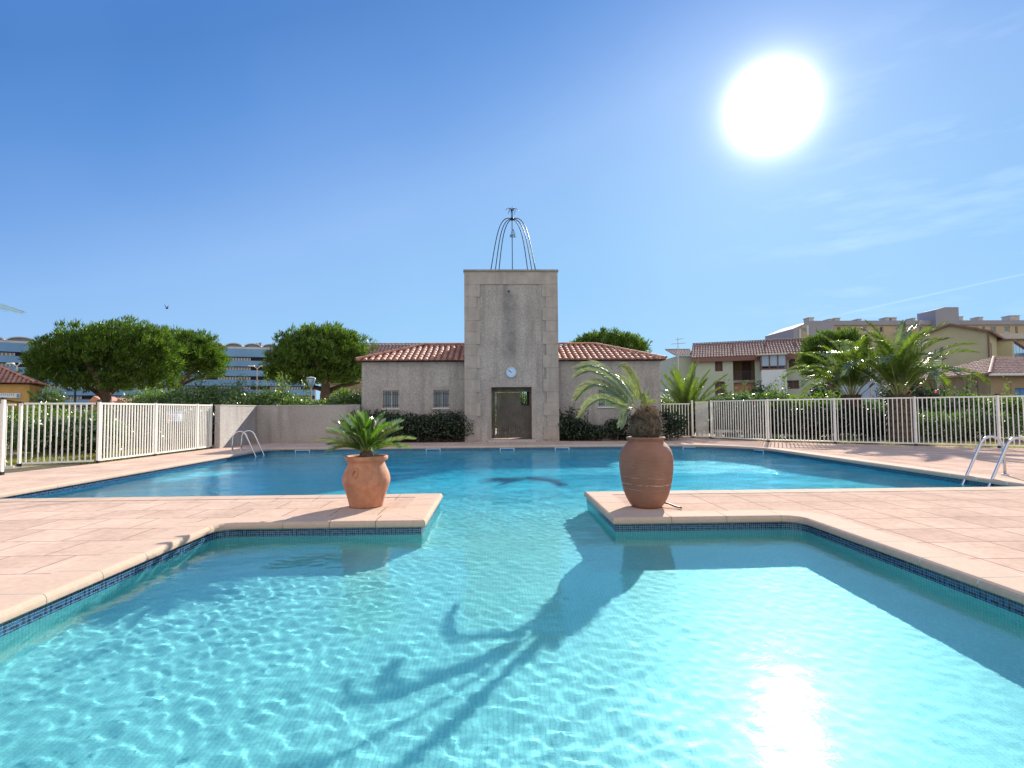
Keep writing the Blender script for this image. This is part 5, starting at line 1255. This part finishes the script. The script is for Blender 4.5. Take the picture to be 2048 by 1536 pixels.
# ------------------------------------------------------------------ lamps, small things
def lamp(px, ytop, Y, label, kind):
    p = at(px, ytop, Y); t = thing('street_lamp', label, 'street lamp', (p.x, Y, 0), 'street lamps beyond the garden')
    b = MB(); b.tube([(p.x, Y, 0), (p.x, Y, p.z - .1)], [.06, .045], 8); b.build('pole', 'concrete' if kind != 'dark' else 'grille', t)
    if kind == 'twin':
        for s_ in (-1, 1):
            b = MB(); b.tube([(p.x, Y, p.z - .15), (p.x + s_ * .3, Y, p.z + .08)], .03, 6); b.obox(Vector((p.x, Y, p.z)), X_, Y_, min(s_ * .25, s_ * .75), max(s_ * .25, s_ * .75), .05, .15, -.12, .12); b.build('lamp_head', 'win_white', t)
    else:
        b = MB(); b.lathe((p.x, Y, p.z - .42), [(.05, 0), (.08, .05), (.2, .36), (.17, .4), (0, .42)], 12); b.build('lamp_head', 'glass_blue' if kind == 'cone' else 'win_white', t, True)
        b = MB(); b.lathe((p.x, Y, p.z), [(0, .06), (.15, .03), (.22, 0), (0, 0)], 12); b.build('lamp_cap', 'concrete', t)
lamp(33.5, 729, 48, 'twin headed street lamp rising behind the ochre house roof', 'twin')
lamp(514.5, 734, 50, 'thin twin headed street lamp in front of the right part of the blue block', 'twin')
lamp(622, 756, 24, 'slim grey garden lamp with cone head in front of the round pine', 'cone')
lamp(151, 764, 33, 'garden lamp with glass head beneath the forked pine crown', 'dark')
lamp(1874.5, 722, 30, 'garden lamp with flat white cap before the yellow gable wall', 'flat')
lamp(1741, 745, 27, 'thin plain lamp post between the two right palms', 'flat')
# low white stone bench behind the right fence
sb_ = thing('stone_bench', 'low pale stone bench behind the first right fence panel', 'bench', (8.9, 20.4, 0))
a, b_ = at(1424, 869, 20.5), at(1476, 869, 20.0)
k = MB(); k.box(8.15, 9.05, 20.3, 20.75, .22, .31); k.build('seat', 'stone_white', sb_)
for x_ in (8.2, 8.9): k = MB(); k.box(x_, x_ + .12, 20.35, 20.7, -.05, .22); k.build('leg', 'stone_white', sb_)
# low white flowering plants at the hedge foot
for i, (x_, y_) in enumerate(((9.35, 19.6), (9.75, 18.7), (12.0, 18.9))):
    shrub('white_flower_clump', ('low clump of white blooms right of the stone bench', 'low clump of white blooms at the first fence post after the bench', 'low clump of white blooms near the palm feet')[i], 'plant', (x_, y_, 0), (.8, .4, .22), 500, 'oleander', .08, .02, group='low white blooms behind the right fence', flowers=('white_flower', 14, .045), lumps=2, stemc=3)
# grass and weeds behind both fences
P = []
def strip(x0, y0, x1, y1, w, n, h):
    tt = rng.uniform(0, 1, n); off = rng.uniform(0, 1, n) * w; e = np.array([x1 - x0, y1 - y0]); L = np.linalg.norm(e); nn = np.array([-e[1], e[0]]) / L
    return np.stack([x0 + e[0] * tt + nn[0] * off, y0 + e[1] * tt + nn[1] * off, np.full(n, -.04), np.full(n, h)], 1)
for a in ((15, 13.3, 8.95, 18.05, -2.2, 9000, .09), (8.95, 18.05, 8.0, 20.2, -1.2, 2500, .08), (-8.7, 12.7, -8.66, 17.3, 3.0, 9000, .12), (-12.5, 12.6, -8.8, 12.8, 3., 6000, .12)): P.append(strip(*a))
P = np.concatenate(P); n_ = len(P); d = unit(rng.normal(size=(n_, 3)) * .4 + np.array([0, 0, 1])); s_ = unit(np.cross(d, rdir(n_)))
gr = leafmesh('grass', P[:, :3], d, s_, P[:, 3] * rng.uniform(.5, 1.4, n_), .012, 'grass'); tag(gr, kind='stuff')
# bird
bd = MB(); p = at(335, 617, 45)
p = at(334, 617, 60)
bd.tube([p - X_ * .18, p - X_ * .08, p + X_ * .05, p + X_ * .16], [.01, .05, .055, .015], 8)
for s_ in (-1, 1): bd.add([p + Vector((.06, s_ * .03, .02)), p + Vector((-.06, s_ * .03, .02)), p + Vector((-.1, s_ * .25, .28)), p + Vector((-.05, s_ * .4, .4))], [(0, 1, 2, 3)])
o = bd.build('bird', 'grille'); tag(o, 'tiny dark bird flying high above the left pines', 'bird')

# ------------------------------------------------------------------ light
SUN_AZ, SUN_EL = R_(27.27), R_(26.36)
sdir = Vector((math.sin(SUN_AZ) * math.cos(SUN_EL), math.cos(SUN_AZ) * math.cos(SUN_EL), math.sin(SUN_EL)))
sd = bpy.data.lights.new('sun', 'SUN'); sd.energy = 5.0; sd.angle = R_(.53); sd.color = (1, .93, .82); sd.cycles.is_caustics_light = True
so = bpy.data.objects.new('sun', sd); C.objects.link(so); so.rotation_euler = (-sdir).to_track_quat('-Z', 'Y').to_euler()
w = bpy.data.worlds.new('World'); sc.world = w; w.use_nodes = True; t = w.node_tree; t.nodes.clear()
out = t.nodes.new('ShaderNodeOutputWorld'); bg = t.nodes.new('ShaderNodeBackground')
sky = t.nodes.new('ShaderNodeTexSky'); sky.sky_type = 'NISHITA'; sky.sun_disc = False; sky.sun_elevation = SUN_EL; sky.sun_rotation = SUN_AZ
sky.air_density = 1.0; sky.dust_density = 0.; sky.ozone_density = 2.0; sky.altitude = 0
tc = t.nodes.new('ShaderNodeTexCoord')
dp = N(t, 'ShaderNodeVectorMath', operation='DOT_PRODUCT'); nz = N(t, 'ShaderNodeVectorMath', operation='NORMALIZE'); t.links.new(tc.outputs['Generated'], nz.inputs[0])
t.links.new(nz.outputs[0], dp.inputs[0]); dp.inputs[1].default_value = sdir
ac = N(t, 'ShaderNodeMath', operation='ARCCOSINE'); t.links.new(dp.outputs['Value'], ac.inputs[0])
def gl(width, amp, pw):
    a = N(t, 'ShaderNodeMath', operation='DIVIDE'); t.links.new(ac.outputs[0], a.inputs[0]); a.inputs[1].default_value = R_(width)
    b = N(t, 'ShaderNodeMath', operation='POWER'); t.links.new(a.outputs[0], b.inputs[0]); b.inputs[1].default_value = pw
    c = N(t, 'ShaderNodeMath', operation='MULTIPLY'); t.links.new(b.outputs[0], c.inputs[0]); c.inputs[1].default_value = -1
    d = N(t, 'ShaderNodeMath', operation='EXPONENT'); t.links.new(c.outputs[0], d.inputs[0])
    e = N(t, 'ShaderNodeMath', operation='MULTIPLY'); t.links.new(d.outputs[0], e.inputs[0]); e.inputs[1].default_value = amp; return e.outputs[0]
SKYS = .12
g1 = gl(1.5, 40. , 2); g2 = gl(2.9, 1.2, 2); g3 = gl(9, .13, 1.1)
ad = N(t, 'ShaderNodeMath', operation='ADD'); t.links.new(g1, ad.inputs[0]); t.links.new(g2, ad.inputs[1])
ad2 = N(t, 'ShaderNodeMath', operation='ADD'); t.links.new(ad.outputs[0], ad2.inputs[0]); t.links.new(g3, ad2.inputs[1])
skc = mixc(t, 1., sky.outputs[0], (.6, .75, .9), 'MULTIPLY')
hs_ = N(t, 'ShaderNodeHueSaturation', Saturation=1.0); t.links.new(skc, hs_.inputs['Color'])
ss = N(t, 'ShaderNodeVectorMath', operation='SCALE'); ss.inputs['Scale'].default_value = SKYS; t.links.new(hs_.outputs[0], ss.inputs[0])
gc = N(t, 'ShaderNodeVectorMath', operation='SCALE'); gc.inputs[0].default_value = (1., .95, 1.); t.links.new(ad2.outputs[0], gc.inputs['Scale'])
# clear blue that deepens with height and away from the sun, mixed with the physical sky; unseen zenith brightened to blue the shade
sz_ = t.nodes.new('ShaderNodeSeparateXYZ'); t.links.new(nz.outputs[0], sz_.inputs[0])
qa = N(t, 'ShaderNodeMath', operation='MULTIPLY_ADD'); t.links.new(ac.outputs[0], qa.inputs[0]); qa.inputs[1].default_value = .335; t.links.new(sz_.outputs[2], qa.inputs[2])
def s2l(c): return tuple((((x / 255 + .055) / 1.055) ** 2.4) / 2 for x in c)
rmp = ramp(t, qa.outputs[0], [(0., s2l((163, 208, 243))), (.37, s2l((153, 202, 244))), (.54, s2l((144, 188, 243))), (.64, s2l((113, 163, 230))), (.72, s2l((88, 146, 219))), (.80, s2l((70, 130, 205))), (.9, s2l((66, 130, 212))), (1., s2l((95, 168, 255)))])
bl = mixc(t, .12, rmp, ss.outputs[0])
sm_ = N(t, 'ShaderNodeVectorMath', operation='ADD'); t.links.new(bl, sm_.inputs[0]); t.links.new(gc.outputs[0], sm_.inputs[1])
sy = t.nodes.new('ShaderNodeSeparateXYZ'); t.links.new(nz.outputs[0], sy.inputs[0])
def raydir(px, py): return (F + RV * ((px - 1024) / FPX) - UV * ((py - 768) / FPX)).normalized()
ca, cb = raydir(1700, 625), raydir(2048, 548); cn = ca.cross(cb).normalized(); cm_ = raydir(1900, 585)
def wdot(v): n = N(t, 'ShaderNodeVectorMath', operation='DOT_PRODUCT'); t.links.new(nz.outputs[0], n.inputs[0]); n.inputs[1].default_value = v; return n.outputs['Value']
def sstep(o, a, b, c, d):
    n = N(t, 'ShaderNodeMapRange'); n.interpolation_type = 'SMOOTHSTEP'
    for i_, v in enumerate((a, b, c, d)): n.inputs[1 + i_].default_value = v
    t.links.new(o, n.inputs[0]); return n.outputs[0]
def mul(a, b):
    n = N(t, 'ShaderNodeMath', operation='MULTIPLY'); t.links.new(a, n.inputs[0])
    if isinstance(b, float): n.inputs[1].default_value = b
    else: t.links.new(b, n.inputs[1])
    return n.outputs[0]
ab_ = N(t, 'ShaderNodeMath', operation='ABSOLUTE'); t.links.new(wdot(cn), ab_.inputs[0])
trail = mul(sstep(ab_.outputs[0], 0., .0022, .05, 0.), sstep(wdot(cm_), math.cos(R_(10)), math.cos(R_(3)), 0., 1.))
wv_ = N(t, 'ShaderNodeMapping'); wv_.inputs['Scale'].default_value = (3, 3, 16); wv_.inputs['Rotation'].default_value = (.0, R_(14), 0); t.links.new(nz.outputs[0], wv_.inputs[0])
wisp = mul(ramp(t, noisef(t, 1.6, 5, wv_.outputs[0], .6), [(.5, 0.), (.75, .07)]), sstep(wdot(raydir(1980, 480)), math.cos(R_(24)), math.cos(R_(5)), 0., 1.))
hz_ = mul(ramp(t, noisef(t, 2.2, 4, nz.outputs[0], .5), [(.35, 0.), (.8, 1.)]), .02)
for o_ in (trail, wisp, hz_):
    a_ = N(t, 'ShaderNodeMath', operation='ADD'); t.links.new(ad2.outputs[0], a_.inputs[0]); t.links.new(o_, a_.inputs[1]); ad2 = a_
t.links.new(ad2.outputs[0], gc.inputs['Scale'])
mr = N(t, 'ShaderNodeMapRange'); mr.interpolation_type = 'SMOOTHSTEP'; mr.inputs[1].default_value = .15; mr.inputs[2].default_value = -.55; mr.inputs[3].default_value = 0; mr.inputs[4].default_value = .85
t.links.new(sy.outputs[1], mr.inputs[0])   # added warm brightness in the unseen sky behind the camera, lifts shaded faces
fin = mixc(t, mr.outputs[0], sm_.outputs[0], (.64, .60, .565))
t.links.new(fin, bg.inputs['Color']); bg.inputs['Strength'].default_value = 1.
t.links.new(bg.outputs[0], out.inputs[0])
w.cycles.sampling_method = 'MANUAL'; w.cycles.sample_map_resolution = 1024

# ------------------------------------------------------------------ render settings
sc.render.engine = 'CYCLES'
sc.view_settings.view_transform = 'Standard'; sc.view_settings.look = 'None'; sc.view_settings.exposure = 0.93; sc.view_settings.gamma = 1
cy_ = sc.cycles; cy_.use_denoising = True; cy_.caustics_refractive = True; cy_.caustics_reflective = True; cy_.sample_clamp_indirect = 6; cy_.max_bounces = 8; cy_.diffuse_bounces = 4
cy_.glossy_bounces = 4; cy_.transmission_bounces = 6; cy_.transparent_max_bounces = 8; cy_.blur_glossy = .5
try: cy_.denoiser = 'OPENIMAGEDENOISE'
except Exception: pass
